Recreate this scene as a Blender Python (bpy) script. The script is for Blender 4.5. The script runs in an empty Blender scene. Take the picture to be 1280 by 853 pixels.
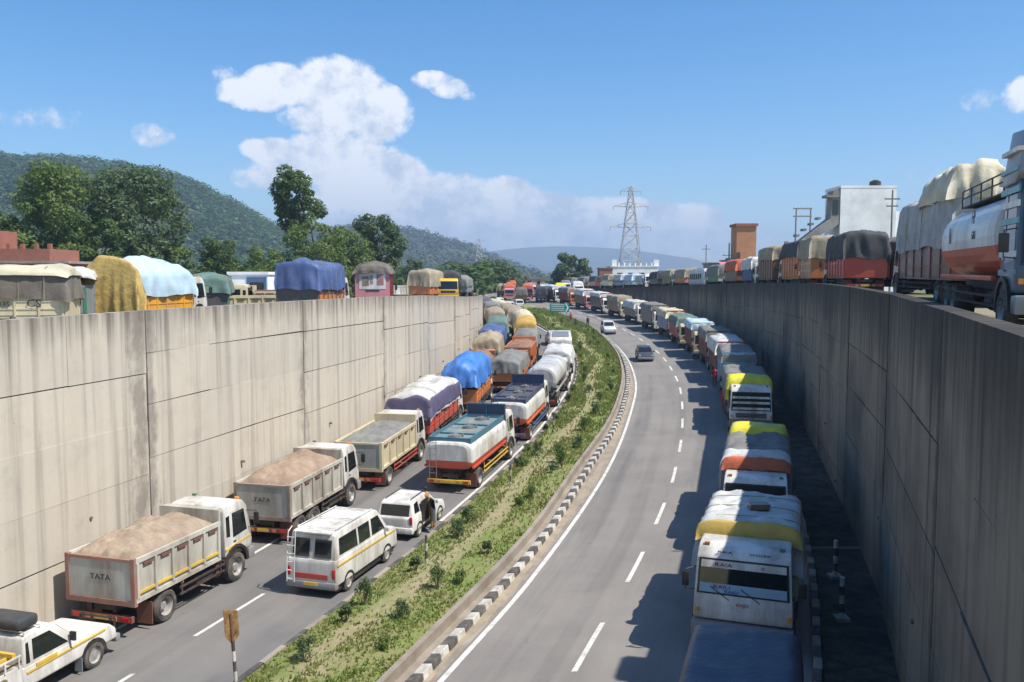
import bpy, bmesh, math, random
import numpy as np
from mathutils import Vector, Matrix, Euler, noise
random.seed(7); np.random.seed(7)
S = bpy.context.scene
COL = S.collection
R = math.radians
PI = math.pi
# ------------------------------------------------------------------ camera
EYE = 10.6
FPX = 1050.0
PITCH = math.atan(76.5/FPX)
cam = bpy.data.cameras.new('camera'); cam_o = bpy.data.objects.new('camera', cam); COL.objects.link(cam_o)
cam.sensor_width = 36; cam.lens = 36*FPX/1280; cam.clip_start = 0.1; cam.clip_end = 30000
cam_o.location = (0, 0, EYE); cam_o.rotation_euler = (PI/2-PITCH, 0, 0)
S.camera = cam_o
# ------------------------------------------------------------------ sun, sky, exposure
SUN_EL, SUN_AZ = R(57), R(114)          # azimuth clockwise from +Y
sun = bpy.data.lights.new('sun', 'SUN'); sun.energy = 5.0; sun.angle = R(0.53); sun.color = (1, .94, .85)
sun_o = bpy.data.objects.new('sun', sun); COL.objects.link(sun_o)
sd = Vector((math.sin(SUN_AZ)*math.cos(SUN_EL), math.cos(SUN_AZ)*math.cos(SUN_EL), math.sin(SUN_EL)))
sun_o.rotation_euler = (-sd).to_track_quat('-Z', 'Y').to_euler(); sun_o.location = (40, 0, 80)
S.view_settings.view_transform = 'Standard'; S.view_settings.look = 'None'
S.view_settings.exposure = 0.47; S.view_settings.gamma = 1
W = bpy.data.worlds.new('World'); S.world = W; W.use_nodes = True

def build_world():
    nt = W.node_tree; N = nt.nodes; Lk = nt.links; N.clear()
    def m(op, a=None, b=None, c=None, clamp=False):
        n = N.new('ShaderNodeMath'); n.operation = op; n.use_clamp = clamp
        for i, v in enumerate((a, b, c)):
            if v is None: continue
            if isinstance(v, (int, float)): n.inputs[i].default_value = v
            else: Lk.new(v, n.inputs[i])
        return n.outputs[0]
    out = N.new('ShaderNodeOutputWorld')
    sky = N.new('ShaderNodeTexSky'); sky.sky_type = 'NISHITA'; sky.sun_disc = False
    sky.sun_elevation = SUN_EL; sky.sun_rotation = SUN_AZ; sky.altitude = 500
    sky.air_density = 1.0; sky.dust_density = .5; sky.ozone_density = 2.0
    hs = N.new('ShaderNodeHueSaturation'); hs.inputs['Saturation'].default_value = 1.42; hs.inputs['Value'].default_value = 1.0
    Lk.new(sky.outputs[0], hs.inputs['Color'])
    bg = N.new('ShaderNodeBackground'); bg.inputs[1].default_value = .125; Lk.new(hs.outputs[0], bg.inputs[0])
    tc = N.new('ShaderNodeTexCoord'); sp = N.new('ShaderNodeSeparateXYZ'); Lk.new(tc.outputs['Generated'], sp.inputs[0])
    az = m('ARCTAN2', sp.outputs[0], sp.outputs[1]); el = m('ARCSINE', sp.outputs[2])
    cv = N.new('ShaderNodeCombineXYZ'); Lk.new(az, cv.inputs[0]); Lk.new(el, cv.inputs[1])
    def nz(scale, det, rough=.55, off=0):
        n = N.new('ShaderNodeTexNoise'); n.inputs['Scale'].default_value = scale; n.inputs['Detail'].default_value = det
        n.inputs['Roughness'].default_value = rough
        mp = N.new('ShaderNodeMapping'); mp.inputs['Location'].default_value = (off, off*.7, 0)
        Lk.new(cv.outputs[0], mp.inputs[0]); Lk.new(mp.outputs[0], n.inputs['Vector']); return n.outputs['Fac']
    n1, n2, n3 = nz(15, 9, .66), nz(5, 3, .5, 4.2), nz(70, 5, .65, 2.1)
    # clouds as they stand in the sky: (photo x, photo y, half width, half height, weight)
    blobs = [(330,122,50,20,.85),(365,112,50,24,.95),(425,116,58,36,1.1),(470,146,46,36,1.0),(420,152,62,22,.85),(322,188,20,12,.7),(352,196,32,20,.9),(350,225,52,20,.6),
             (415,200,60,34,1.1),(470,222,66,36,1.2),(490,250,96,34,1.2),(560,258,86,38,1.15),(630,254,54,30,1.15),(690,268,70,26,1.0),
             (760,270,76,22,.85),(840,276,66,22,.85),(620,285,220,30,.75),(800,298,170,28,.55),(543,106,26,11,.55),(566,116,26,12,.55),(584,124,14,8,.4),(198,173,26,15,.34),(285,98,20,10,.22),
             (1272,124,26,20,.85),(1222,130,26,14,.34),(1180,225,60,20,.25),(60,150,60,14,.22)]
    dens = None
    for (x, y, a, b, w) in blobs:
        u = math.atan((x-640)/FPX); v = math.atan((350-y)/FPX*math.cos(u))
        dx = m('MULTIPLY', m('SUBTRACT', az, u), FPX/(a*1.14)); dy = m('MULTIPLY', m('SUBTRACT', el, v), FPX/(b*1.14))
        r2 = m('ADD', m('MULTIPLY', dx, dx), m('MULTIPLY', dy, dy))
        g = m('MULTIPLY', m('SUBTRACT', 1.0, r2, clamp=True), w*1.45)
        dens = g if dens is None else m('MAXIMUM', dens, g)
    # a few scattered clouds elsewhere round the sky (outside the photograph)
    back = m('MULTIPLY', m('SUBTRACT', m('ABSOLUTE', az), .85, clamp=True), 2.0, clamp=True)
    oth = m('MULTIPLY', m('MULTIPLY', m('SUBTRACT', n2, .52, clamp=True), 3.2), back)
    dens = m('MAXIMUM', dens, oth)
    d = m('ADD', dens, m('MULTIPLY', m('SUBTRACT', n1, .5), 1.9))
    d = m('ADD', d, m('MULTIPLY', m('SUBTRACT', n3, .5), 1.1))
    d = m('MULTIPLY', d, m('MULTIPLY', dens, 6, clamp=True))
    rp = N.new('ShaderNodeMapRange'); rp.interpolation_type = 'SMOOTHSTEP'
    rp.inputs[1].default_value = .08; rp.inputs[2].default_value = .72; rp.inputs[4].default_value = .95; Lk.new(d, rp.inputs[0])
    cr = N.new('ShaderNodeValToRGB'); e = cr.color_ramp.elements
    e[0].position = .26; e[0].color = (.55,.62,.74,1); e[1].position = .60; e[1].color = (.93,.93,.95,1)
    sh = m('ADD', m('MULTIPLY', m('SUBTRACT', nz(15, 9, .66, .018), .5), 2.6), m('ADD', m('MULTIPLY', el, .35), m('ADD', m('MULTIPLY', n3, .45), .26))); Lk.new(sh, cr.inputs[0])
    bg2 = N.new('ShaderNodeBackground'); Lk.new(cr.outputs[0], bg2.inputs[0]); bg2.inputs[1].default_value = .92
    mx = N.new('ShaderNodeMixShader'); Lk.new(rp.outputs[0], mx.inputs[0]); Lk.new(bg.outputs[0], mx.inputs[1]); Lk.new(bg2.outputs[0], mx.inputs[2])
    Lk.new(mx.outputs[0], out.inputs[0])
build_world()

# ------------------------------------------------------------------ alignment of the road cutting
def spline(pts):
    xs = [p[0] for p in pts]; ys = [p[1] for p in pts]; n = len(xs)
    ms = []
    for i in range(n):
        if i == 0: ms.append((ys[1]-ys[0])/(xs[1]-xs[0]))
        elif i == n-1: ms.append((ys[-1]-ys[-2])/(xs[-1]-xs[-2]))
        else: ms.append((ys[i+1]-ys[i-1])/(xs[i+1]-xs[i-1]))
    def f(x):
        if x <= xs[0]: return ys[0]+ms[0]*(x-xs[0])
        if x >= xs[-1]: return ys[-1]+ms[-1]*(x-xs[-1])
        i = 0
        while xs[i+1] < x: i += 1
        h = xs[i+1]-xs[i]; t = (x-xs[i])/h
        return ((2*t**3-3*t*t+1)*ys[i]+(t**3-2*t*t+t)*h*ms[i]+(-2*t**3+3*t*t)*ys[i+1]+(t**3-t*t)*h*ms[i+1])
    return f
MEDL = spline([(0,-14.0),(12,-10.2),(23,-6.7),(33.5,-3.5),(46.8,.1),(56.5,2.35),(72.9,5.25),(89.8,6.9),(103,6.95),(117.5,5.9),(131,4.2),(150,1.2),(200,-9),(300,-36)])
MEDR = spline([(0,-10.2),(12,-6.3),(21.5,-3.1),(33.5,.7),(44.6,3.5),(57.3,6.75),(72.5,9.6),(84.9,11.2),(98.2,12.2),(116.4,12.4),(131,11.8),(150,9.2),(170,5.4),(200,-1.5),(300,-29)])
REDGE = spline([(0,-9.2),(12,-5.2),(21.5,-1.9),(28.9,.6),(46.3,5.5),(66.6,9.75),(77,11.35),(91.1,12.6),(104.8,13.0),(119.7,12.75),(131,12.2),(150,9.7),(200,-1),(300,-28.5)])
DASHR = spline([(0,-5.5),(12,-1.6),(23,2.1),(29.3,4.3),(36,6.4),(42.6,8.3),(54.7,11.2),(70.4,14.2),(82.1,15.7),(93.1,16.6),(106.5,16.9),(120,16.6),(135,15.6),(150,13.8),(200,3.2),(300,-24.5)])
WALLR = spline([(0,2.2),(9.3,5.75),(21.5,10.1),(29.6,12.75),(42.6,16.1),(54.7,19.1),(70.4,22.2),(93,24.7),(106,25.1),(130,24.8),(150,24.0),(200,19.5),(300,2)])
WALLL = spline([(0,-21.5),(12,-17.6),(25.7,-13.7),(34.7,-11.2),(45,-8.9),(60,-6.4),(80,-4.5),(105,-3.75),(130,-5),(160,-9.5),(200,-19),(300,-46)])
def DASHL(D): return MEDL(D)-3.15-.004*max(0, D-30)
def zroad(D):
    t = max(0., D-30.)
    z = .0375*t*t/(t+12) if t > 0 else 0.
    return min(z, 7.6-1.2*math.exp(-(D-200)/40.) if D > 200 else z)
def zsup(X, D):          # cross fall of the right carriageway
    e = max(0., min(9., X-REDGE(D)-.3))
    return zroad(D)+.055*e*max(0, min(1, (190-D)/60.))
ZTR = spline([(0,9.85),(9.3,9.95),(21,10.1),(30,10.22),(45,10.38),(70,10.35),(100,10.15),(150,9.4),(200,8.4),(250,7.9),(300,7.8)])   # top of right wall
ZTL = spline([(0,9.35),(20,9.4),(35,9.6),(60,9.5),(80,9.0),(105,8.6),(150,8.0),(200,7.6),(300,7.6)])
GL = spline([(0,7.9),(60,7.9),(120,7.7),(200,7.3),(300,7.5)])
def GR(D): return ZTR(D)-.72 if D < 120 else ZTR(D)-.72+.5*min(1, (D-120)/80.)
def slope(f, D, e=1.0): return (f(D+e)-f(D-e))/(2*e)

# ------------------------------------------------------------------ materials
MATS = {}
def newmat(name):
    m = bpy.data.materials.new(name); m.use_nodes = True; nt = m.node_tree
    return m, nt, nt.nodes['Principled BSDF']
def setin(b, k, v):
    if k in b.inputs: b.inputs[k].default_value = v
def c4(c): return (c[0], c[1], c[2], 1)
def mat(name, col, rough=.5, metal=0, dirt=.25, dcol=(.16,.12,.085), dscale=1.6, bump=0, bscale=30, coat=0, var=.12, trans=0, streak=False, co='Object'):
    if name in MATS: return MATS[name]
    m, nt, b = newmat(name); N = nt.nodes; L = nt.links
    tc = N.new('ShaderNodeTexCoord'); src = tc.outputs['Object' if co == 'World' else co]
    if co == 'World':
        g = N.new('ShaderNodeNewGeometry'); src = g.outputs['Position']
    mp = N.new('ShaderNodeMapping'); L.new(src, mp.inputs[0])
    if streak: mp.inputs['Scale'].default_value = (1, 1, .22)
    n1 = N.new('ShaderNodeTexNoise'); n1.inputs['Scale'].default_value = dscale; n1.inputs['Detail'].default_value = 8; n1.inputs['Roughness'].default_value = .68
    L.new(mp.outputs[0], n1.inputs['Vector'])
    rp = N.new('ShaderNodeMapRange'); rp.inputs[1].default_value = .42; rp.inputs[2].default_value = .72; rp.inputs[4].default_value = dirt*1.7
    L.new(n1.outputs['Fac'], rp.inputs[0])
    n2 = N.new('ShaderNodeTexNoise'); n2.inputs['Scale'].default_value = dscale*.35; n2.inputs['Detail'].default_value = 3
    L.new(src, n2.inputs['Vector'])
    hv = N.new('ShaderNodeHueSaturation'); hv.inputs['Color'].default_value = c4(col)
    r2 = N.new('ShaderNodeMapRange'); r2.inputs[1].default_value = .3; r2.inputs[2].default_value = .7; r2.inputs[3].default_value = 1-var; r2.inputs[4].default_value = 1+var
    L.new(n2.outputs['Fac'], r2.inputs[0]); L.new(r2.outputs[0], hv.inputs['Value'])
    mx = N.new('ShaderNodeMixRGB'); L.new(rp.outputs[0], mx.inputs[0]); L.new(hv.outputs[0], mx.inputs[1]); mx.inputs[2].default_value = c4(dcol)
    L.new(mx.outputs[0], b.inputs['Base Color'])
    rr = N.new('ShaderNodeMapRange'); rr.inputs[3].default_value = rough; rr.inputs[4].default_value = min(1, rough+.3); L.new(rp.outputs[0], rr.inputs[0]); L.new(rr.outputs[0], b.inputs['Roughness'])
    b.inputs['Metallic'].default_value = metal
    if coat: setin(b, 'Coat Weight', coat)
    if bump:
        n3 = N.new('ShaderNodeTexNoise'); n3.inputs['Scale'].default_value = bscale; n3.inputs['Detail'].default_value = 4; L.new(src, n3.inputs['Vector'])
        bp = N.new('ShaderNodeBump'); bp.inputs['Strength'].default_value = bump; bp.inputs['Distance'].default_value = .03
        L.new(n3.outputs['Fac'], bp.inputs['Height']); L.new(bp.outputs[0], b.inputs['Normal'])
    MATS[name] = m; return m
def paint(name, col, dirt=.3, rough=.38): return mat('paint_'+name, col, rough, 0, dirt, (.2,.16,.115), 1.1, coat=.15, var=.07, streak=True)
def cloth(name, col, dirt=.2, dcol=(.22,.18,.13), rough=.75): return mat('cloth_'+name, col, rough, 0, dirt, dcol, 2.2, bump=.5, bscale=9, var=.25)
M_tyre = mat('tyre_rubber', (.035,.033,.032), .85, dirt=.55, dcol=(.2,.17,.13), dscale=2.2)
M_rim = mat('wheel_rim', (.42,.41,.39), .5, .3, dirt=.5, dscale=5)
M_chas = mat('chassis_steel', (.035,.03,.028), .7, 0, dirt=.5, dcol=(.14,.09,.06))
M_rust = mat('rusty_steel', (.2,.07,.045), .8, 0, dirt=.4, dcol=(.12,.07,.05))
M_black = mat('black_plastic', (.02,.02,.02), .5, dirt=.2)
M_steel = mat('bare_steel', (.4,.4,.4), .45, .7, dirt=.3)
def glassmat():
    m, nt, b = newmat('vehicle_glass'); b.inputs['Base Color'].default_value = (.012,.016,.017,1); b.inputs['Roughness'].default_value = .06
    setin(b, 'Specular IOR Level', .6); return m
M_glass = glassmat()
M_red = paint('red_lamp', (.5,.02,.02), .1, .25); M_amber = paint('amber_lamp', (.8,.3,.03), .1, .25)
def lampglass():
    m, nt, b = newmat('headlamp_glass'); b.inputs['Base Color'].default_value = (.6,.6,.58,1); b.inputs['Roughness'].default_value = .12; b.inputs['Metallic'].default_value = .4; return m
M_lamp = lampglass()
WHITE = paint('white', (.74,.73,.68), .5); CREAM = paint('cream', (.64,.56,.36), .3); DUMPW = paint('pale_grey_green', (.55,.54,.46), .5)
YEL = paint('yellow', (.72,.47,.05), .25); RED = paint('red', (.5,.06,.035), .3); ORANGE = paint('orange', (.62,.2,.05), .3)
BLUE = paint('blue', (.05,.14,.33), .3); TEAL = paint('teal', (.05,.30,.34), .3); BROWN = paint('brown', (.2,.09,.045), .35)
GREEN = paint('green', (.05,.22,.13), .3); MAROON = paint('maroon', (.22,.03,.03), .3); GREYP = paint('grey', (.25,.26,.27), .35); DARKP = paint('dark_grey', (.06,.065,.07), .2)
PINK = paint('pink', (.62,.25,.27), .25); LBLUE = paint('light_blue', (.3,.48,.6), .25); OLIVE = paint('olive', (.2,.18,.07), .3); SILVER = paint('silver', (.55,.56,.57), .1)

# ------------------------------------------------------------------ mesh helpers
class MB:
    def __init__(s): s.v = []; s.f = []
    def add(s, vs, fs):
        o = len(s.v); s.v += [tuple(v) for v in vs]; s.f += [tuple(i+o for i in f) for f in fs]; return s
    def box(s, x0, x1, y0, y1, z0, z1, ch=0):
        if ch <= 0:
            return s.add([(x0,y0,z0),(x1,y0,z0),(x1,y1,z0),(x0,y1,z0),(x0,y0,z1),(x1,y0,z1),(x1,y1,z1),(x0,y1,z1)],
                         [(0,3,2,1),(4,5,6,7),(0,1,5,4),(1,2,6,5),(2,3,7,6),(3,0,4,7)])
        bm = bmesh.new(); bmesh.ops.create_cube(bm, size=1)
        for v in bm.verts: v.co = Vector((x0+(v.co.x+.5)*(x1-x0), y0+(v.co.y+.5)*(y1-y0), z0+(v.co.z+.5)*(z1-z0)))
        bmesh.ops.bevel(bm, geom=bm.edges[:], offset=ch, segments=2, affect='EDGES', profile=.6)
        return s.bm(bm)
    def bm(s, bm):
        bm.verts.index_update(); s.add([v.co[:] for v in bm.verts], [[v.index for v in f.verts] for f in bm.faces]); bm.free(); return s
    def prism(s, prof, x0, x1, ch=0, top=0, seg=2):      # profile in (y,z), extruded along x; 'top' narrows the upper part
        n = len(prof); zs = [p[1] for p in prof]; zl, zh = min(zs), max(zs)
        def nx(x, z):
            k = 1-top*max(0, (z-zl)/(zh-zl))**2
            c = (x0+x1)/2; return c+(x-c)*k
        vs = [(nx(x0,z),y,z) for y, z in prof]+[(nx(x1,z),y,z) for y, z in prof]
        fs = [tuple(range(n)), tuple(range(2*n-1, n-1, -1))]+[(i, i+n, (i+1)%n+n, (i+1)%n) for i in range(n)]
        if ch <= 0: return s.add(vs, fs)
        bm = bmesh.new(); bv = [bm.verts.new(v) for v in vs]
        for f in fs: bm.faces.new([bv[i] for i in f])
        bmesh.ops.recalc_face_normals(bm, faces=bm.faces[:])
        bmesh.ops.bevel(bm, geom=bm.edges[:], offset=ch, segments=seg, affect='EDGES', profile=.5)
        return s.bm(bm)
    def loft(s, secs, close=True, caps=True):
        n = len(secs[0]); o = []
        for sc in secs: o += list(sc)
        fs = []
        for k in range(len(secs)-1):
            for i in range(n if close else n-1):
                j = (i+1) % n; fs.append((k*n+i, k*n+j, (k+1)*n+j, (k+1)*n+i))
        if caps and close: fs += [tuple(range(n-1, -1, -1)), tuple((len(secs)-1)*n+i for i in range(n))]
        return s.add(o, fs)
    def cyl(s, p0, p1, r0, r1=None, seg=12, caps=True):
        r1 = r0 if r1 is None else r1
        p0, p1 = Vector(p0), Vector(p1); d = (p1-p0)
        if d.length < 1e-6: return s
        q = d.to_track_quat('Z', 'Y'); secs = []
        for p, r in ((p0, r0), (p1, r1)):
            secs.append([p+q@Vector((r*math.cos(2*PI*i/seg), r*math.sin(2*PI*i/seg), 0)) for i in range(seg)])
        return s.loft(secs, True, caps)
    def tube(s, pts, r, seg=5):
        for a, b in zip(pts[:-1], pts[1:]): s.cyl(a, b, r, r, seg)
        return s
    def lathe_x(s, prof, cx, cy, cz, seg=20):            # profile (x, r) round the x axis
        return s.loft([[(cx+x, cy+r*math.cos(2*PI*i/seg), cz+r*math.sin(2*PI*i/seg)) for i in range(seg)] for x, r in prof], True, False)
    def blob(s, c, r, sub=1, jit=.25, rnd=random):
        bm = bmesh.new(); bmesh.ops.create_icosphere(bm, subdivisions=sub, radius=1)
        for v in bm.verts:
            k = 1+rnd.uniform(-jit, jit); v.co = Vector((c[0]+v.co.x*r[0]*k, c[1]+v.co.y*r[1]*k, c[2]+v.co.z*r[2]*k))
        return s.bm(bm)
    def mesh(s, name, m=None, smooth=False):
        me = bpy.data.meshes.new(name); me.from_pydata(s.v, [], s.f); me.update()
        if m: me.materials.append(m)
        if smooth:
            me.polygons.foreach_set('use_smooth', [True]*len(me.polygons))
            if smooth is not True:
                try: me.set_sharp_from_angle(angle=R(smooth))
                except Exception: pass
        return me
def link(name, me, parent=None, loc=(0,0,0), rot=(0,0,0)):
    o = bpy.data.objects.new(name, me); COL.objects.link(o); o.location = loc; o.rotation_euler = rot
    if parent is not None: o.parent = parent
    return o
def part(name, mb, m, parent, smooth=False, label=None, loc=(0,0,0), rot=(0,0,0)):
    o = link(name, mb.mesh(name, m, smooth), parent, loc, rot)
    if label: o['label'] = label
    return o
def tag(o, label=None, cat=None, group=None, kind=None):
    if label: o['label'] = label
    if cat: o['category'] = cat
    if group: o['group'] = group
    if kind: o['kind'] = kind
    return o
def thing(name, label, cat, loc=(0,0,0), rot=(0,0,0), group=None):
    o = bpy.data.objects.new(name, None); COL.objects.link(o); o.empty_display_size = .3
    o.location = loc; o.rotation_euler = rot; return tag(o, label, cat, group)
def copy_tree(o, parent=None):
    c = o.copy(); COL.objects.link(c)
    if parent is not None: c.parent = parent
    for ch in list(o.children): copy_tree(ch, c)
    return c
def struct(name, mb, m, smooth=False):
    o = link(name, mb.mesh(name, m, smooth)); o['kind'] = 'structure'; return o
TXT = {}
def text_mesh(body, size, m, squeeze=1.0):
    k = (body, size, m.name, squeeze)
    if k in TXT: return TXT[k]
    cu = bpy.data.curves.new('lettering', 'FONT'); cu.body = body; cu.size = size; cu.extrude = .004; cu.align_x = 'CENTER'; cu.align_y = 'CENTER'; cu.resolution_u = 2
    o = bpy.data.objects.new('lettering', cu); COL.objects.link(o); bpy.context.view_layer.update()
    me = bpy.data.meshes.new_from_object(o.evaluated_get(bpy.context.evaluated_depsgraph_get()))
    bpy.data.objects.remove(o); me.materials.clear(); me.materials.append(m)
    for v in me.vertices: v.co.x *= squeeze
    TXT[k] = me; return me
def text(body, size, m, parent, loc, rot, squeeze=1.0):
    return link('lettering', text_mesh(body, size, m, squeeze), parent, loc, rot)
M_ink = mat('black_ink', (.03,.03,.035), .6, dirt=.1); M_inkr = mat('red_ink', (.5,.03,.04), .6, dirt=.1); M_inkw = mat('white_ink', (.8,.8,.78), .6, dirt=.1); M_inkb = mat('blue_ink', (.05,.1,.4), .6, dirt=.1)
REAR = (PI/2, 0, 0); FRONT = (PI/2, 0, PI); RIGHT = (PI/2, 0, PI/2); LEFT = (PI/2, 0, -PI/2)

# ================================================================== THE SETTING
def frange(a, b, st):
    n = max(1, int(round((b-a)/st))); return [a+(b-a)*i/n for i in range(n+1)]
def ribbon(name, Ds, cols, m, kind='structure', smooth=True, parent=None):
    """cols: list of functions D -> (x, z).  UV = metres across, metres along."""
    vs = []; uv = []; s = 0; pc = None
    for D in Ds:
        row = [c(D) for c in cols]; c0 = (row[0][0]+row[-1][0])/2
        if pc is not None: s += math.hypot(c0-pc[0], D-pc[1])
        pc = (c0, D)
        for x, z in row: vs.append((x, D, z)); uv.append((x-row[0][0], s))
    n = len(cols); fs = []
    for i in range(len(Ds)-1):
        for j in range(n-1): fs.append((i*n+j, i*n+j+1, (i+1)*n+j+1, (i+1)*n+j))
    me = bpy.data.meshes.new(name); me.from_pydata(vs, [], fs); me.update()
    ul = me.uv_layers.new(name='UVMap')
    ul.data.foreach_set('uv', [q for l in me.loops for q in uv[l.vertex_index]])
    if smooth: me.polygons.foreach_set('use_smooth', [True]*len(me.polygons))
    me.materials.append(m); o = link(name, me, parent)
    if kind: o['kind'] = kind
    return o
def nodes_mat(name):
    m, nt, b = newmat(name); N = nt.nodes; L = nt.links
    def tex(src, scale, det=6, rough=.6, vec=(1,1,1)):
        mp = N.new('ShaderNodeMapping'); mp.inputs['Scale'].default_value = vec; L.new(src, mp.inputs[0])
        n = N.new('ShaderNodeTexNoise'); n.inputs['Scale'].default_value = scale; n.inputs['Detail'].default_value = det; n.inputs['Roughness'].default_value = rough
        L.new(mp.outputs[0], n.inputs['Vector']); return n.outputs['Fac']
    def rng(src, a, b_, c=0, d=1):
        r = N.new('ShaderNodeMapRange'); r.inputs[1].default_value = a; r.inputs[2].default_value = b_; r.inputs[3].default_value = c; r.inputs[4].default_value = d
        L.new(src, r.inputs[0]); return r.outputs[0]
    def mix(f, a, b_, mode='MIX'):
        x = N.new('ShaderNodeMixRGB'); x.blend_type = mode
        for i, v in ((0, f), (1, a), (2, b_)):
            if isinstance(v, (int, float)): x.inputs[i].default_value = v
            elif isinstance(v, tuple): x.inputs[i].default_value = c4(v)
            else: L.new(v, x.inputs[i])
        return x.outputs[0]
    def mul(a, b_, op='MULTIPLY'):
        x = N.new('ShaderNodeMath'); x.operation = op
        for i, v in ((0, a), (1, b_)):
            if isinstance(v, (int, float)): x.inputs[i].default_value = v
            else: L.new(v, x.inputs[i])
        return x.outputs[0]
    def bump(src, st, dist):
        x = N.new('ShaderNodeBump'); x.inputs['Strength'].default_value = st; x.inputs['Distance'].default_value = dist; L.new(src, x.inputs['Height']); L.new(x.outputs[0], b.inputs['Normal'])
    pos = N.new('ShaderNodeNewGeometry').outputs['Position']; uvn = N.new('ShaderNodeTexCoord').outputs['UV']
    return m, nt, b, tex, rng, mix, mul, bump, pos, uvn
def asphalt(name, base, light, dark):
    m, nt, b, tex, rng, mix, mul, bump, pos, uvn = nodes_mat(name)
    c = mix(rng(tex(pos, .25, 5), .35, .68), base, light)
    c = mix(rng(tex(uvn, 1.0, 4, .5, (.75, .018, 1)), .48, .70, 0, .75), c, dark)          # wheel tracks and oil
    c = mix(rng(tex(uvn, 1.0, 8, .7, (2.2, .12, 1)), .5, .75, 0, .35), c, dark)
    c = mix(rng(tex(pos, 1.1, 9, .72), .56, .74, 0, .55), c, light)                         # dust
    c = mix(rng(tex(pos, 60, 2), .3, .7, 0, .3), c, dark); c = mix(rng(tex(uvn, 1.0, 7, .75, (.5, .035, 1)), .54, .66, 0, .6), c, dark); c = mix(rng(tex(pos, .11, 3), .52, .56, 0, .25), c, light)
    g = tex(pos, 3.2, 3); c = mix(rng(g, .68, .72, 0, .45), c, dark)
    nt.links.new(c, b.inputs['Base Color']); b.inputs['Roughness'].default_value = .88; bump(tex(pos, 45, 3), .25, .02); return m
M_road = asphalt('asphalt', (.205,.187,.168), (.265,.243,.215), (.125,.117,.11))
M_roadl = asphalt('asphalt_worn', (.155,.15,.145), (.215,.20,.18), (.095,.093,.092))
def soil_mat():
    m, nt, b, tex, rng, mix, mul, bump, pos, uvn = nodes_mat('dry_ground')
    c = mix(rng(tex(pos, .05, 6), .35, .65), (.27,.22,.15), (.17,.155,.08))
    c = mix(rng(tex(pos, .9, 8, .7), .45, .7), c, (.32,.27,.2)); c = mix(rng(tex(pos, .012, 5), .5, .62), c, (.07,.1,.035))
    nt.links.new(c, b.inputs['Base Color']); b.inputs['Roughness'].default_value = .95; bump(tex(pos, 6, 5), .4, .08); return m
M_soil = soil_mat()
def median_mat():
    m, nt, b, tex, rng, mix, mul, bump, pos, uvn = nodes_mat('median_turf')
    N = nt.nodes; L = nt.links
    sp = N.new('ShaderNodeSeparateXYZ'); L.new(uvn, sp.inputs[0])
    u = mul(sp.outputs[0], mul(tex(uvn, .16, 3, .5, (0,1,1)), 1.6), 'SUBTRACT')
    u = mul(u, mul(tex(pos, 1.4, 4), .7), 'ADD')
    path = mul(u, 1.15, 'SUBTRACT'); path = N.new('ShaderNodeMath') if False else path
    ab = mul(path, path); pm = rng(ab, .02, .55, .9, 0)
    c = mix(rng(tex(pos, 1.3, 7, .65), .36, .6), (.27,.25,.10), (.17,.235,.05))
    c = mix(rng(tex(pos, .35, 4), .5, .66, 0, .7), c, (.30,.235,.13))
    c = mix(rng(tex(pos, 12, 4), .4, .7, 0, .5), c, (.09,.12,.035))
    c = mix(mul(pm, rng(tex(pos, 3, 5), .3, .6)), c, (.36,.29,.18))
    nt.links.new(c, b.inputs['Base Color']); b.inputs['Roughness'].default_value = .95; bump(tex(pos, 22, 5), .8, .06); return m
M_turf = median_mat()
def concrete(name, base, warm, dark, streak, top, band=0):
    m, nt, b, tex, rng, mix, mul, bump, pos, uvn = nodes_mat(name); N = nt.nodes; L = nt.links
    sp = N.new('ShaderNodeSeparateXYZ'); L.new(uvn, sp.inputs[0])
    oi = N.new('ShaderNodeObjectInfo')
    c = mix(rng(tex(uvn, .28, 6, .6), .33, .66), base, warm)
    c = mix(rng(oi.outputs['Random'], 0, 1, 0, .5), c, (base[0]*.8, base[1]*.8, base[2]*.8))
    c = mix(rng(tex(uvn, 1.0, 8, .7), .52, .78, 0, .5), c, tuple(q*.62 for q in base))
    vb = tex(uvn, 1.0, 2, .5, (1.7, .02, 1)); c = mix(rng(vb, .42, .62, 0, .45), c, tuple(q*1.18 for q in base))   # form boards
    st = tex(uvn, 1.0, 6, .6, (2.6, .07, 1)); sf = rng(st, .50, .66, 0, 1)
    lg = tex(uvn, 1.0, 3, .6, (.9, .05, 1)); dep = mul(sp.outputs[1], rng(lg, .3, .7, .35, 1.7))
    tm = rng(dep, 0, top, 1, 0); N_ = tm
    c = mix(mul(sf, rng(tm, 0, 1, streak*.42, streak)), c, dark)
    c = mix(mul(rng(tm, .35, 1), rng(st, .38, .58, .15, .85)), c, dark)
    if band:
        c = mix(mul(rng(dep, 0, 2.6, band, 0), rng(tex(uvn, .35, 5), .3, .55, .45, 1)), c, dark); c = mix(rng(tex(uvn, .16, 4, .6), .48, .66, 0, .6), c, dark)
    fx_ = N.new('ShaderNodeMath'); fx_.operation = 'PINGPONG'; L.new(sp.outputs[0], fx_.inputs[0]); fx_.inputs[1].default_value = 5.65
    jn = mul(fx_.outputs[0], rng(tex(uvn, 1.3, 6, .7, (1, .5, 1)), .3, .75, 1.0, -.25), 'SUBTRACT'); c = mix(rng(jn, -.5, .12, .6, 0), c, dark)
    pr = tex(uvn, 9, 3, .5); c = mix(rng(pr, .70, .74, 0, .5), c, dark)
    nt.links.new(c, b.inputs['Base Color']); b.inputs['Roughness'].default_value = .9
    bump(tex(uvn, 2.5, 8, .65, (1, .6, 1)), .35, .04); return m
M_wallL = concrete('weathered_concrete', (.50,.45,.365), (.57,.50,.39), (.13,.11,.09), .92, 1.6)
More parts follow.
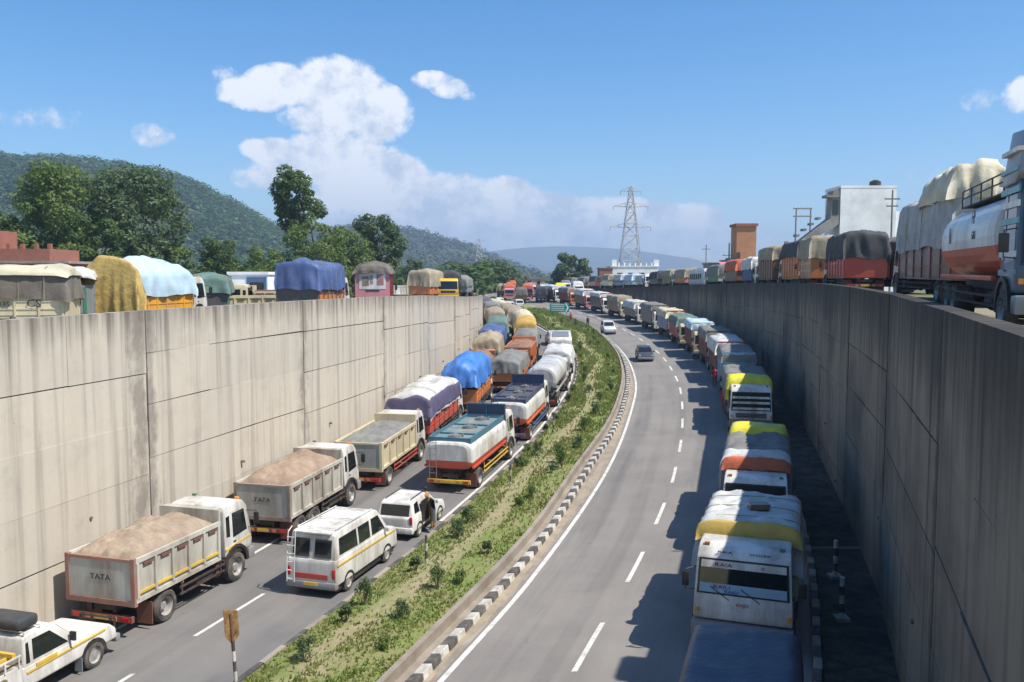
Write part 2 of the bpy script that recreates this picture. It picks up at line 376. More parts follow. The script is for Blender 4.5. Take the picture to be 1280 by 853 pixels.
M_wallR = concrete('shade_toned_stained_concrete', (.20,.165,.122), (.28,.235,.175), (.02,.017,.014), .95, 3.0, .85)  # base colour darkened to paint in this side's shade; streaks and top band are stains
M_joint = mat('joint_mortar', (.17,.145,.115), .95, dirt=.4, co='World')
M_conc = mat('plain_concrete', (.4,.37,.32), .9, dirt=.45, dscale=1.2, bump=.3, co='World')
M_kw = mat('kerb_white', (.56,.54,.48), .8, dirt=.6, dcol=(.25,.22,.18), dscale=3, co='World'); M_kb = mat('kerb_black', (.055,.052,.05), .8, dirt=.45, dcol=(.2,.18,.15), dscale=3, co='World')
M_line = mat('road_marking', (.66,.64,.57), .7, dirt=.45, dcol=(.3,.28,.25), dscale=2.5, co='World')
M_path = mat('dusty_concrete', (.30,.26,.21), .9, dirt=.5, dscale=.8, bump=.3, co='World')

DS = frange(-30, 40, 2)+frange(42, 300, 3)
ribbon('road', DS, [lambda D: (WALLL(D)-.1, zroad(D)), lambda D: ((WALLL(D)+MEDL(D))/2, zroad(D)+.03), lambda D: (MEDL(D)+.5, zroad(D)), ], M_roadl)
ribbon('carriageway', DS, [lambda D: (MEDR(D)-.6, zroad(D)-.006), lambda D: (REDGE(D), zsup(REDGE(D), D)), lambda D: (REDGE(D)+4, zsup(REDGE(D)+4, D)),
                    lambda D: (REDGE(D)+8, zsup(REDGE(D)+8, D)), lambda D: (WALLR(D)+.1, zsup(WALLR(D), D))], M_road)
ribbon('gutter', frange(0, 160, 2), [lambda D: (MEDR(D)+.02, zroad(D)+.02), lambda D: (REDGE(D)-.15, zroad(D)+.012)], M_path)
def mz(u, D): return zroad(D)+.16+.12*math.sin(PI*u)+.03*noise.noise((u*5, D*.3, 0))
ribbon('median', frange(-10, 40, 1)+frange(42, 210, 2), [(lambda D, u=u: (MEDL(D)+.2+(MEDR(D)-.12-MEDL(D)-.2)*u, mz(u, D))) for u in [0,.1,.2,.3,.4,.5,.6,.7,.8,.9,1]], M_turf)
ribbon('pavement', frange(0, 200, 2), [lambda D: (WALLR(D)-1.95, zsup(WALLR(D)-2, D)+.0), lambda D: (WALLR(D)-1.9, zsup(WALLR(D)-2, D)+.14), lambda D: (WALLR(D)+.05, zsup(WALLR(D)-2, D)+.15)], mat('shade_toned_concrete', (.032,.027,.02), .95, dirt=.4, co='World'), smooth=False)  # pavement colour taken near black to paint in the shade below the wall
# low wall that holds the median on the right
ribbon('median_edge', frange(-5, 160, 1.5), [lambda D: (MEDR(D)+.03, zroad(D)+.0), lambda D: (MEDR(D)+.02, zroad(D)+.34), lambda D: (MEDR(D)-.16, zroad(D)+.345), lambda D: (MEDR(D)-.17, zroad(D)+.1)], M_path, smooth=False)
# sand and dust swept against the wall foot and the kerbs
M_sandv = mat('swept_sand', (.33,.27,.19), .95, dirt=.5, dcol=(.2,.17,.13), dscale=1.3, bump=.4, bscale=12, co='World')
def wob(f, a, b, s): return lambda D: f(D)+a+b*noise.noise((D*.45, s, 0))+b*.5*noise.noise((D*1.9, s, 4))
ribbon('sand_verge', frange(2, 110, .7), [lambda D: (WALLL(D)+.05, zroad(D)+.09), lambda D: (WALLL(D)+.5, zroad(D)+.045), lambda D: (wob(WALLL, .95, .7, 3)(D), zroad(D)+.004)], M_sandv)
ribbon('sand_verge', frange(2, 110, .7), [lambda D: (REDGE(D)-.62, zroad(D)+.05), lambda D: (wob(REDGE, -.28, .16, 8)(D), zroad(D)+.016)], M_sandv)
# markings
mk = MB()
def strip(mb, fx, a, b, w, fz, step=1.5):
    pts = frange(a, b, step); vs = []
    for D in pts: vs += [(fx(D)-w/2, D, fz(fx(D)-w/2, D)+.008), (fx(D)+w/2, D, fz(fx(D)+w/2, D)+.008)]
    mb.add(vs, [(2*i, 2*i+1, 2*i+3, 2*i+2) for i in range(len(pts)-1)])
zl_ = lambda X, D: zroad(D)+.018
strip(mk, lambda D: REDGE(D)+.02, 0, 180, .17, lambda X, D: zsup(X, D)+.012)
strip(mk, lambda D: MEDL(D)-.32, 36, 180, .16, zl_)
strip(mk, lambda D: WALLL(D)+1.95, 5, 60, .15, zl_)
D = 8.4
while D < 170:
    strip(mk, DASHR, D, D+3.2, .16, zsup, 1.1); D += 6.65-.0*D
for a, b in [(12.5,15.8),(18.4,21.9),(24.3,27.7),(31.2,34.4),(37.5,40.7),(43.8,47),(50,53.2),(56.4,59.5)]: strip(mk, DASHL, a, b, .13, zl_, 1)
struct('lane_marking', mk, M_line)
# terraces left and right of the cutting and the plain beyond
def GX(f, *xs): return [(lambda D, x=x: x(D)) for x in xs]
DT = frange(-60, 300, 6)
def gz(X, D, g): return g(D)+.15*noise.noise((X*.05, D*.05, 3))
lc = [lambda D, w=w: (WALLL(D)-.4-w, gz(WALLL(D)-w, D, GL)) for w in (12000, 3000, 600, 150, 60, 30, 15, 8, 3, 0)]
rc = [lambda D, w=w: (WALLR(D)+.4+w, gz(WALLR(D)+w, D, GR)) for w in (0, 3, 8, 15, 30, 60, 150, 600, 3000, 12000)]
ribbon('ground', DT, lc, M_soil); ribbon('ground', DT, rc, M_soil)
ribbon('ground', [299.5, 400, 700, 1500, 5000, 14000], [lambda D, x=x: (x, 7.47) for x in (-14000,-3000,-600,-100,0,100,600,3000,14000)], M_soil)

# ---- retaining walls made of cast panels
def arc_stations(f, D0, D1, step, first=None):
    out = [D0]; D = D0; acc = 0; d = .05
    while D < D1:
        acc += math.hypot(f(D+d)-f(D), d); D += d
        if acc >= step: out.append(D); acc = 0
    return out
def panel_wall(name, label, f, ztop, stations, side, m, rows_for, seed, thick=.4, cap=None):
    rnd = random.Random(seed)
    root = thing(name, label, 'retaining wall', (f(stations[0]), stations[0], zroad(stations[0])))
    org = Vector(root.location)
    for k in range(len(stations)-1):
        Da, Db = stations[k], stations[k+1]
        A = Vector((f(Da), Da)); B = Vector((f(Db), Db)); d = (B-A).normalized(); nrm = Vector((d.y, -d.x))*side   # towards the road
        zA, zB = ztop(Da), ztop(Db); bA, bB = zroad(Da)-.4, zroad(Db)-.4
        def quadbox(p0, p1, o0, o1, t0, t1, nm, mt):     # t0/t1 depth below top; o0/o1 offsets along the normal
            vs = []; uvs = []
            jj = [rnd.uniform(-.035, .035) if nm == 'panel' else 0 for _ in range(2)]
            for (t, off) in ((t0, o0), (t1, o0), (t1, o1), (t0, o1)):
                for s_ in (p0, p1):
                    q = A+(B-A)*s_+nrm*off; zt = zA+(zB-zA)*s_-(jj[0 if s_ == p0 else 1] if t > .1 else 0); zb = bA+(bB-bA)*s_
                    vs.append((q.x-org.x, q.y-org.y, max(zb, zt-t)-org.z)); uvs.append((k*11.3+s_*(B-A).length, t))
            fs = [(0,1,3,2),(2,3,5,4),(4,5,7,6),(6,7,1,0),(0,2,4,6),(1,7,5,3)]
            if side < 0: fs = [tuple(reversed(q)) for q in fs]
            me = bpy.data.meshes.new(nm); me.from_pydata(vs, [], fs); me.update()
            ul = me.uv_layers.new(name='UVMap'); ul.data.foreach_set('uv', [c for l in me.loops for c in uvs[l.vertex_index]])
            me.materials.append(mt); return link(nm, me, root)
        quadbox(-.002, 1.002, -thick, -.06, .05, 14, 'wall_core', M_joint)
        rows = rows_for(k, rnd)
        h = max(zA-bA, zB-bB); t = 0
        ri = 0
        while t < h-.25:
            r = rows[ri] if ri < len(rows) else rnd.uniform(1.75, 2.1); ri += 1
            t1 = min(t+r, h+.3)
            cut = rnd.choice([.33, .5, .62, .7]) if rnd.random() < .5 else None
            segs = [(0, cut), (cut, 1)] if cut else [(0, 1)]
            for (a, b) in segs:
                L_ = (B-A).length; g = .006/L_
                quadbox(a+(g if a > 0 else .03/L_), b-(g*.2 if b < 1 else .03/L_), -thick-.01 if t == 0 else -.1, rnd.uniform(-.012, .018), t+(.013 if t > 0 else 0), t1-.013, 'panel', m)
            t = t1
    for i in range(26):
        D = 10+i*4.1; z = zroad(D)+(1.1 if i % 2 else 3.0); th = math.atan(slope(f, D)); n_ = Vector((math.cos(th), -math.sin(th), 0))*side; p = Vector((f(D), D, z))-org
        part('weep_hole', MB().cyl(p-n_*.1, p+n_*.07, .055, .055, 8), M_joint, root)
    return root
def arcs(first, n, f, step):
    out = [first]
    while len(out) < n:
        D = out[-1]; acc = 0
        while acc < step: acc += math.hypot(f(D+.05)-f(D), .05); D += .05
        out.append(D)
    return out
stL = [6.5, 17.8]+arcs(29.1, 16, WALLL, 11.2)
fixed = {1: [2.15, 1.75, 1.85, 1.8], 2: [1.45, 1.8, 1.9, 1.9], 3: [1.5, 1.95, 2.0, 1.9], 4: [2.0, 1.9, 2.1]}
panel_wall('retaining_wall', 'tall sunlit pale concrete retaining wall with streaked panels on the left of the cutting', WALLL, ZTL, stL, 1, M_wallL,
           lambda k, r: fixed.get(k, [r.uniform(1.3, 2.1)]), 3)
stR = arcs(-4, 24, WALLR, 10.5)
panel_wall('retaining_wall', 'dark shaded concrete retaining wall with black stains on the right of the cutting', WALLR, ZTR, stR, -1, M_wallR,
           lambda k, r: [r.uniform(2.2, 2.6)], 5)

# ---- kerbs
def kerb_run(name, label, f, D0, D1, blk, w, h, zf, seed, lean=0, off=0):
    rnd = random.Random(seed); root = thing(name, label, 'kerb', (f(D0), D0, zf(f(D0), D0))); o = Vector(root.location); D = D0; i = 0; cache = {}
    while D < D1:
        th = math.atan(slope(f, D)); dD = blk*math.cos(th); Dm = D+dD/2
        key = i % 2
        if key not in cache:
            mb = MB(); g = .015; l = blk/2-g
            mb.box(-w/2, w/2, -l, l, -.05, h, .025 if name == 'striped_kerb' else 0)
            cache[key] = mb.mesh('kerb_block', (M_path if name == 'median_kerb' or w < .25 else M_kw) if key else M_kb)
        sl = slope(zroad, Dm)
        link('kerb_block', cache[key], root, Vector((f(Dm), Dm, zf(f(Dm), Dm)))-o+Vector((rnd.uniform(-.02,.02), 0, rnd.uniform(-.015,.012))), (math.atan(sl), lean+rnd.uniform(-.03,.03), -th+rnd.uniform(-.02,.02)))
        D += dD; i += 1
    return root
kerb_run('striped_kerb', 'black and white striped kerb curving along the right side of the green median', lambda D: MEDR(D)+.62-.003*max(0, D-21), 8, 118, .62, .30, .21, lambda X, D: zroad(D), 1, lean=R(-10))
kerb_run('median_kerb', 'low worn kerb of dark and pale blocks along the left side of the median', lambda D: MEDL(D)+.08, 8, 175, 1.15, .17, .17, lambda X, D: zroad(D), 2)
kerb_run('striped_kerb', 'shaded black and white striped kerb at the foot of the dark right wall', lambda D: WALLR(D)-2.05, 12, 62, .7, .22, .34, lambda X, D: zsup(X, D)-.02, 4)

# ---- grass blades on the median (nobody could count it)
def tri_mesh(name, V, F, m, smooth=False):
    me = bpy.data.meshes.new(name); me.from_pydata(V, [], F); me.update(); me.materials.append(m)
    return me
def leafmat(name, a, b_, tr=.25, scale=1.2):
    m, nt, b, tex, rng, mix, mul, bump, pos, uvn = nodes_mat(name)
    c = mix(rng(tex(pos, scale, 3), .35, .65), a, b_); c = mix(rng(tex(pos, scale*9, 2), .4, .7, 0, .5), c, tuple(q*.55 for q in a))
    nt.links.new(c, b.inputs['Base Color']); b.inputs['Roughness'].default_value = .6
    tn = nt.nodes.new('ShaderNodeBsdfTranslucent'); nt.links.new(c, tn.inputs[0]); ms = nt.nodes.new('ShaderNodeMixShader'); ms.inputs[0].default_value = tr
    nt.links.new(b.outputs[0], ms.inputs[1]); nt.links.new(tn.outputs[0], ms.inputs[2]); nt.links.new(ms.outputs[0], nt.nodes['Material Output'].inputs[0]); return m
M_grass = leafmat('grass_blades', (.22,.30,.06), (.34,.34,.12), .45, .8)
def grass():
    rnd = np.random.RandomState(4); V = []; F = []
    for i in range(36000):
        D = 19+(rnd.rand()**1.6)*145; u = rnd.rand()
        pc = .42+.12*math.sin(D*.23)
        if abs(u-pc) < .10 and rnd.rand() < .85: continue
        if noise.noise((u*3, D*.35, 9)) < -.12 and rnd.rand() < .7: continue
        x = MEDL(D)+.25+(MEDR(D)-.2-MEDL(D)-.25)*u; z = mz(u, D)
        s = (.7+.8*rnd.rand())*(1+max(0, D-30)/45.)
        for k in range(2):
            a = rnd.rand()*6.28; w = .03*s; h = .075*s*(.5+rnd.rand()); dx, dy = math.cos(a), math.sin(a); lx, ly = (rnd.rand()-.5)*.12, (rnd.rand()-.5)*.12
            o = len(V); V += [(x-dx*w, D-dy*w, z-.01), (x+dx*w, D+dy*w, z-.01), (x+lx, D+ly, z+h)]; F.append((o, o+1, o+2))
    o = link('grass', tri_mesh('grass', V, F, M_grass)); tag(o, 'patchy green and straw coloured grass on the central median', 'grass', kind='stuff')
grass()

# ---- leaves, trees, shrubs
def leaf_cloud(centers, radii, n, size, seed, flat=.75, shell=.55):
    """n leaf faces spread over ellipsoidal clumps, denser towards each clump's surface"""
    r = np.random.RandomState(seed); C = np.array(centers, float); Q = np.array(radii, float)
    vol = (Q[:, 0]*Q[:, 1]*Q[:, 2])**(2/3.); idx = r.choice(len(C), n, p=vol/vol.sum())
    d = r.normal(size=(n, 3)); d /= np.linalg.norm(d, axis=1)[:, None]; rad = shell+(1-shell)*r.rand(n)**.6; rad += r.normal(scale=.09, size=n)
    P = C[idx]+d*rad[:, None]*Q[idx]
    nn = d*.9+r.normal(scale=.7, size=(n, 3))+np.array([0, 0, flat]); nn /= np.linalg.norm(nn, axis=1)[:, None]
    t = np.cross(nn, r.normal(size=(n, 3))); t /= np.linalg.norm(t, axis=1)[:, None]; b = np.cross(nn, t)
    s = size*(.6+.9*r.rand(n))[:, None]
    V = np.empty((n*4, 3)); V[0::4] = P-t*s; V[1::4] = P+b*s*.55; V[2::4] = P+t*s; V[3::4] = P-b*s*.55
    F = np.arange(n*4).reshape(n, 4)
    return V, F
def np_mesh(name, V, F, m):
    me = bpy.data.meshes.new(name); k = F.shape[1]
    me.vertices.add(len(V)); me.vertices.foreach_set('co', V.ravel()); me.loops.add(F.size); me.loops.foreach_set('vertex_index', F.ravel().astype(np.int32))
    me.polygons.add(len(F)); me.polygons.foreach_set('loop_start', np.arange(0, F.size, k, dtype=np.int32)); me.polygons.foreach_set('loop_total', np.full(len(F), k, dtype=np.int32))
    me.update(calc_edges=True); me.materials.append(m); return me
M_bark = mat('bark', (.13,.1,.07), .9, dirt=.5, dscale=4, bump=.6, bscale=8)
LEAF = [leafmat('leaves_deep_green', (.075,.14,.03), (.13,.19,.045), .45, .35), leafmat('leaves_light_green', (.125,.20,.045), (.19,.26,.065), .45, .35),
        leafmat('leaves_dull_green', (.085,.145,.055), (.135,.19,.07), .4, .35), leafmat('leaves_shrub', (.06,.11,.04), (.10,.16,.055), .3, 1.5)]
def tree(name, label, X, D, z, h, w, kind=0, seed=0, n=5200, crown0=.25, leaf=None, group=None, lean=0, shape='round', clumps=None):
    r = random.Random(seed); root = thing(name, label, 'tree', (X, D, z), group=group)
    tb = MB(); tw = w*.035+.1; top = Vector((lean, 0, h*.62)); pts = []
    for i in range(6):
        t = i/5; pts.append(Vector((lean*t+r.uniform(-.12, .12)*t*w*.2, r.uniform(-.1, .1)*w*.15*t, h*.62*t)))
    for i in range(5): tb.cyl(pts[i], pts[i+1], tw*(1-i*.15), tw*(1-(i+1)*.15), 8)
    nc = clumps or 26; cen = []; rad = []
    for i in range(nc):
        t = (i+.5)/nc; zz = h*(crown0+(1-crown0)*t*.93)
        if shape == 'round': prof = math.sqrt(max(.08, 1-((t-.45)/.62)**2))
        elif shape == 'vase': prof = .45+.55*math.sin(min(1, t*1.25)*PI*.5) if t < .8 else 1-(t-.8)*2.2
        else: prof = .6+.4*math.sin(t*PI)
        a = i*2.399+r.uniform(-.5, .5); rr = w/2*prof*math.sqrt(r.uniform(.05, .82))
        c = (lean*t+rr*math.cos(a), rr*math.sin(a), zz); q = w*r.uniform(.085, .175)*(.75+.4*prof)
        cen.append(c); rad.append((q, q, q*r.uniform(.6, .85)))
        if i % 3 == 0: 
            s0 = pts[min(5, 2+int(t*3.5))]; mid = (s0+Vector(c))/2+Vector((0, 0, -.05*h))
            tb.cyl(s0, mid, tw*.36, tw*.24, 6); tb.cyl(mid, c, tw*.24, tw*.08, 6)
    part('trunk', tb, M_bark, root, True)
    V, F = leaf_cloud(cen, rad, n, leaf or w*.022+.05, seed+1)
    link('crown', np_mesh('crown', V, F, LEAF[kind]), root)
    return root
# ================================================================== VEHICLES
MC = {}
def cached(key, fn):
    if key not in MC: MC[key] = fn()
    return MC[key]
def tyre_mesh(r, w):
    def f():
        mb = MB(); h = w/2
        mb.lathe_x([(-h*.7, r*.56), (-h, r*.66), (-h, r*.88), (-h*.78, r*.98), (0, r), (h*.78, r*.98), (h, r*.88), (h, r*.66), (h*.7, r*.56)], 0, 0, 0, 22)
        return mb.mesh('tyre', M_tyre, 35)
    return cached(('tyre', r, w), f)
def rim_mesh(r, w, side, car=False):
    def f():
        mb = MB(); h = w/2; s = side; k = .58
        pr = [(s*h*.95, r*k), (s*h*.8, r*k*.95), (s*h*.15, r*k*.82), (s*h*.1, r*k*.5), (s*h*.55, r*k*.42), (s*h*.6, r*k*.2), (s*h*.6, .001)]
        if car: pr = [(s*h*.95, r*k), (s*h*.8, r*k*.95), (s*h*.55, r*k*.8), (s*h*.7, r*k*.4), (s*h*.75, .001)]
        mb.lathe_x(pr, 0, 0, 0, 18)
        if not car:
            for i in range(8):
                a = i*PI/4; mb.box(s*h*.1-.02, s*h*.1+.02, r*k*.66*math.cos(a)-.025, r*k*.66*math.cos(a)+.025, r*k*.66*math.sin(a)-.025, r*k*.66*math.sin(a)+.025)
        return mb.mesh('rim', M_rim, 35)
    return cached(('rim', r, w, side, car), f)
def wheel(root, x, y, r, w, side, car=False, detail=2):
    o = link('wheel', tyre_mesh(r, w), root, (x, y, r))
    if detail > 0: link('rim', rim_mesh(r, w, side, car), o)
    return o
def lerp(a, b, t): return a+(b-a)*t
def hwf(w, z0, z1, top): return lambda z: w/2*(1-top*max(0, min(1, (z-z0)/(z1-z0))))
def side_poly(pts, hw, side, off, th=.02):
    """thin panel with outline pts (y,z) lying on the side of a tapering body"""
    mb = MB(); n = len(pts)
    vs = [(side*(hw(z)+off), y, z) for y, z in pts]+[(side*(hw(z)+off-th), y, z) for y, z in pts]
    fs = [tuple(range(n)), tuple(range(2*n-1, n-1, -1))]+[(i, i+n, (i+1) % n+n, (i+1) % n) for i in range(n)]
    if side < 0: fs = [tuple(reversed(f)) for f in fs]
    return mb.add(vs, [tuple(reversed(f)) for f in fs] if False else fs)
def slope_panel(a, b, ha, hb, off, th=.015, n=1, inset=0, x0=None, x1=None):
    """panel across the vehicle between profile points a and b (y,z)"""
    ay, az = a; by, bz = b; d = Vector((by-ay, bz-az)).normalized(); nn = Vector((-d.y, d.x))*n
    mb = MB(); xa0, xa1 = (-ha, ha) if x0 is None else (x0, x1); xb0, xb1 = (-hb, hb) if x0 is None else (x0, x1)
    vs = []
    for o_ in (off, off-th):
        vs += [(xa0, ay+nn.x*o_, az+nn.y*o_), (xa1, ay+nn.x*o_, az+nn.y*o_), (xb1, by+nn.x*o_, bz+nn.y*o_), (xb0, by+nn.x*o_, bz+nn.y*o_)]
    return mb.add(vs, [(0,1,2,3),(7,6,5,4),(0,4,5,1),(1,5,6,2),(2,6,7,3),(3,7,4,0)])

def cab(root, yf, col, W=2.3, detail=2, banner=None, bars=None, wind=None, nogrille=False, roof=2.82, visor=None, stripe=None, garland=False):
    yr = yf-1.6; z0 = .98; top = .07
    prof = [(yr, z0), (yf-.04, z0), (yf, 1.15), (yf, 1.5), (yf-.2, roof-.3), (yf-.42, roof-.04), (yf-.8, roof), (yr+.1, roof-.03), (yr, roof-.2)]
    mb = MB(); mb.prism(prof, -W/2, W/2, .06 if detail else 0, top)
    c = part('cab', mb, col, root, 40)
    zz = [p[1] for p in prof]; hw = hwf(W, min(zz), max(zz), top)
    def ys(z): return yf-.2*(z-1.5)/(roof-.3-1.5)
    zb, zt = wind or (1.62, roof-.38)
    if detail >= 1: part('window_rubber', slope_panel((ys(zb-.05), zb-.05), (ys(zt+.05), zt+.05), hw(zb)*.955, hw(zt)*.945, .010, n=-1), M_black, c)
    part('windshield', slope_panel((ys(zb), zb), (ys(zt), zt), hw(zb)*.92, hw(zt)*.91, .018, n=-1), M_glass, c)
    for s in (-1, 1):
        part('side_window', side_poly([(yf-.28, 1.68), (yf-.42, zt+.02), (yf-1.12, zt+.02), (yf-1.12, 1.6)], hw, s, .012), M_glass, c)
        if detail >= 2:
            part('door', side_poly([(yf-.2, 1.12), (yf-.24, 1.62), (yf-.4, zt+.1), (yf-1.2, zt+.1), (yf-1.2, 1.12)], hw, s, .006), col, c)
            part('side_window', side_poly([(yf-1.28, 1.68), (yf-1.28, zt-.02), (yf-1.48, zt-.05), (yf-1.48, 1.7)], hw, s, .010), M_glass, c)
            part('door_handle', MB().box(s*hw(1.45)-.03, s*hw(1.45)+.03, yf-1.12, yf-.98, 1.44, 1.48), M_black, c)
    if not nogrille: part('grille', MB().box(-W*.36, W*.36, yf-.02, yf+.022, 1.14, 1.42), M_black, c)
    if detail >= 2 and not nogrille:
        for i in range(3): part('grille_slat', MB().box(-W*.35, W*.35, yf+.018, yf+.034, 1.17+i*.085, 1.2+i*.085), M_steel, c)
    bp = part('bumper', MB().box(-W/2-.03, W/2+.03, yf-.25, yf+.13, .55, .95, .05 if detail else 0), col if detail < 2 else GREYP, root, 40)
    for s in (-1, 1):
        part('headlight', MB().cyl((s*W*.37, yf+.10, .77), (s*W*.37, yf+.145, .77), .11, .11, 12), M_lamp, bp)
        part('indicator', MB().box(s*W*.46-.05, s*W*.46+.05, yf-.03, yf+.028, 1.18, 1.3), M_amber, c)
    if detail >= 1:
        part('number_plate', MB().box(-.26, .26, yf+.12, yf+.142, .62, .74), M_line if False else YEL, bp)
        for s in (-1, 1):
            a = Vector((s*hw(2.3), yf-.25, 2.35)); b_ = Vector((s*(hw(2.3)+.28), yf-.05, 2.3))
            mr = MB(); mr.tube([a, b_, (b_.x, b_.y, 1.75), (s*hw(1.8), yf-.2, 1.72)], .014, 5); mr.box(b_.x-.1, b_.x+.1, b_.y-.03, b_.y+.03, 1.84, 2.24, .02)
            part('mirror', mr, M_black, root, 40)
        if visor:
            part('sun_visor', slope_panel((yf+.12, roof-.42), (yf-.12, roof-.12), hw(roof-.3)*.95, hw(roof-.1)*.95, .05, .03, n=-1), visor, c)
    if detail >= 2:
        for s in (-.45, .35):
            part('wiper', MB().tube([(s, ys(1.6)+.05, 1.58), (s+.5, ys(1.85)+.045, 1.9)], .012, 4), M_black, c)
        for s in (-1, 1): part('marker_lamp', MB().box(s*W*.38-.07, s*W*.38+.07, yf-.52, yf-.42, roof-.02, roof+.045), M_amber if s > 0 else GREEN, c)
    # wheel arch over the front wheel
    yw = yf-1.02 if detail >= 0 else yf-1
    for s in (-1, 1):
        part('wheel_arch', MB().prism([(yw+.6*math.cos(PI*i/10), .97+(.6*math.sin(PI*i/10))*.42) for i in range(11)], min(s*(W/2-.3), s*(W/2+.012)), max(s*(W/2-.3), s*(W/2+.012))), M_black, root)
        ar = MB(); n = 9; r = .58; secs = []
        for i in range(n):
            a = PI*i/(n-1); secs.append([(s*(W/2-.4), yw+r*math.cos(a), .55+r*math.sin(a)), (s*(W/2+.06), yw+r*math.cos(a), .6+r*1.1*math.sin(a)), (s*(W/2+.06), yw+(r+.13)*math.cos(a), .6+(r*1.1+.1)*math.sin(a)), (s*(W/2-.4), yw+(r+.13)*math.cos(a), .6+(r*1.1+.1)*math.sin(a))])
        part('mudguard', ar.loft(secs), M_black, root)
        if detail >= 2:
            part('cab_step', MB().box(s*(W/2-.35), s*W/2, yf-1.72, yf-1.62, .5, .95), M_black, root)
    if bars:
        for q in (.02, .36, .66): part('windshield_bar', slope_panel((ys(lerp(zb, zt, q)), lerp(zb, zt, q)), (ys(lerp(zb, zt, q+.13)), lerp(zb, zt, q+.13)), hw(zb)*.91, hw(zt)*.9, .06, .03, n=-1), bars, c)
    if stripe:
        for s in (-1, 1): part('painted_stripe', side_poly([(yr+.02, 1.22), (yf-.1, 1.38), (yf-.1, 1.45), (yr+.02, 1.3)], hw, s, .018, .02), stripe, c)
    if banner:
        yb = lambda z: ys(z)
        for (za, zc, bm_) in ((zt-.19, zt+.0, WHITE), (zb+.0, zb+.24, LBLUE)):
            part('windshield_banner', slope_panel((yb(za), za), (yb(zc), zc), hw(za)*.9, hw(zc)*.9, .026, n=-1), bm_, c)
        tilt = math.atan2(.2, roof-1.8)
        def tx(b_, size, m_, x, z, sq=1.0): text(b_, size, m_, c, (x, yb(z)+.042, z), (PI/2+tilt, 0, PI), sq)
        tx(banner[0], .17, M_inkr, .52, zt-.1, 1.25); tx(banner[1], .15, M_inkr, -.5, zt-.1, 1.2)
        tx(banner[2], .16, M_inkr, .55, zb+.16, 1.3); tx(banner[3], .13, M_inkb, .3, zb+.05, 1.3)
        te = math.atan2(.22, .26)
        text(banner[4], .15, M_ink, c, (.5, yf-.27, roof-.155), (PI/2+te, 0, PI), 1.2); text(banner[5], .15, M_ink, c, (-.42, yf-.27, roof-.155), (PI/2+te, 0, PI), 1.2)
        text(banner[2], .12, M_inkr, c, (0, yf+.03, 1.47), (PI/2, 0, PI), 1.2)
    if garland:
        g = MB(); r = random.Random(3)
        for i in range(14): g.blob((-.9+i*.14, yf+.08, 1.42-.12*math.sin(i/13*PI)), (.06, .05, .06), 1, .2, r)
        part('garland', g, ORANGE, c)
    return c

def tarp_mesh(key, w, l, zlow, ztop, bulge, m, seed=1, lump=.12, flare=.05, nx=26, ny=34, wr=.035, end=None):
    """sheet thrown over a load: crowned top, drapes on all four sides, wrinkles"""
    def f():
        A = 1.0; dd = (ztop-zlow); da = .55; V = []; F = []
        av = [(-1-da)+(2+2*da)*i/nx for i in range(nx+1)]; bv = [(-1-da)+(2+2*da)*j/ny for j in range(ny+1)]
        sx = seed*13.7; bow = .03*(seed % 3)
        for b in bv:
            for a in av:
                ca = max(-1, min(1, a)); cb = max(-1, min(1, b)); ox = max(0, abs(a)-1)/da; oy = max(0, abs(b)-1)/da
                dr = max(ox, oy)
                x = ca*w/2; y = cb*l/2
                top = ztop+bulge*(1-abs(ca)**2.2)*(1-(.25+.1*(seed % 5))*abs(cb)**4)
                top += lump*(noise.noise((x*.9+sx, y*.55, 1.3)))*(1.3-.6*abs(ca))
                rh = 1-2*abs(noise.noise((x*.9-y*1.1, sx+y*.4, 2))); top += wr*1.2*max(0, rh-.45)*2; rg = 1-2*abs(noise.noise((x*1.3+sx, y*1.7, 5))); top += wr*noise.noise((x*3.2, y*2.4+sx, 5))+wr*1.3*rg*rg*(rg > .2)+bow*math.cos(y*2*PI/1.35)*(1-abs(ca)**4)
                edge = .10*(abs(ca)**14+abs(cb)**20)
                hang = dd*(1+.10*noise.noise((x*1.1+sx, y*.9, 7)))*dr
                z = top-edge-hang*(1+ (top-ztop)/dd*.9)
                pl = 1-2*abs(noise.noise((x*1.9+y*1.9+sx, 3.1, z*.25))); k = flare*dr+wr*2.6*noise.noise((x*2.5+sx, y*1.9, z*.7))*min(1, dr*1.6)+wr*1.8*pl*min(1, dr*1.5)
                if ox > 0: x += math.copysign(k+.02, a)
                if oy > 0: y += math.copysign(k+.02, b)
                if ox > 0 and oy > 0: pass
                V.append((x, y, z))
        n = nx+1
        for j in range(ny):
            for i in range(nx): F.append((j*n+i, j*n+i+1, (j+1)*n+i+1, (j+1)*n+i))
        me = bpy.data.meshes.new('tarpaulin'); me.from_pydata(V, [], F); me.update(); me.materials.append(m)
        me.polygons.foreach_set('use_smooth', [True]*len(me.polygons)); return me
    return cached(key, f) if key else f()
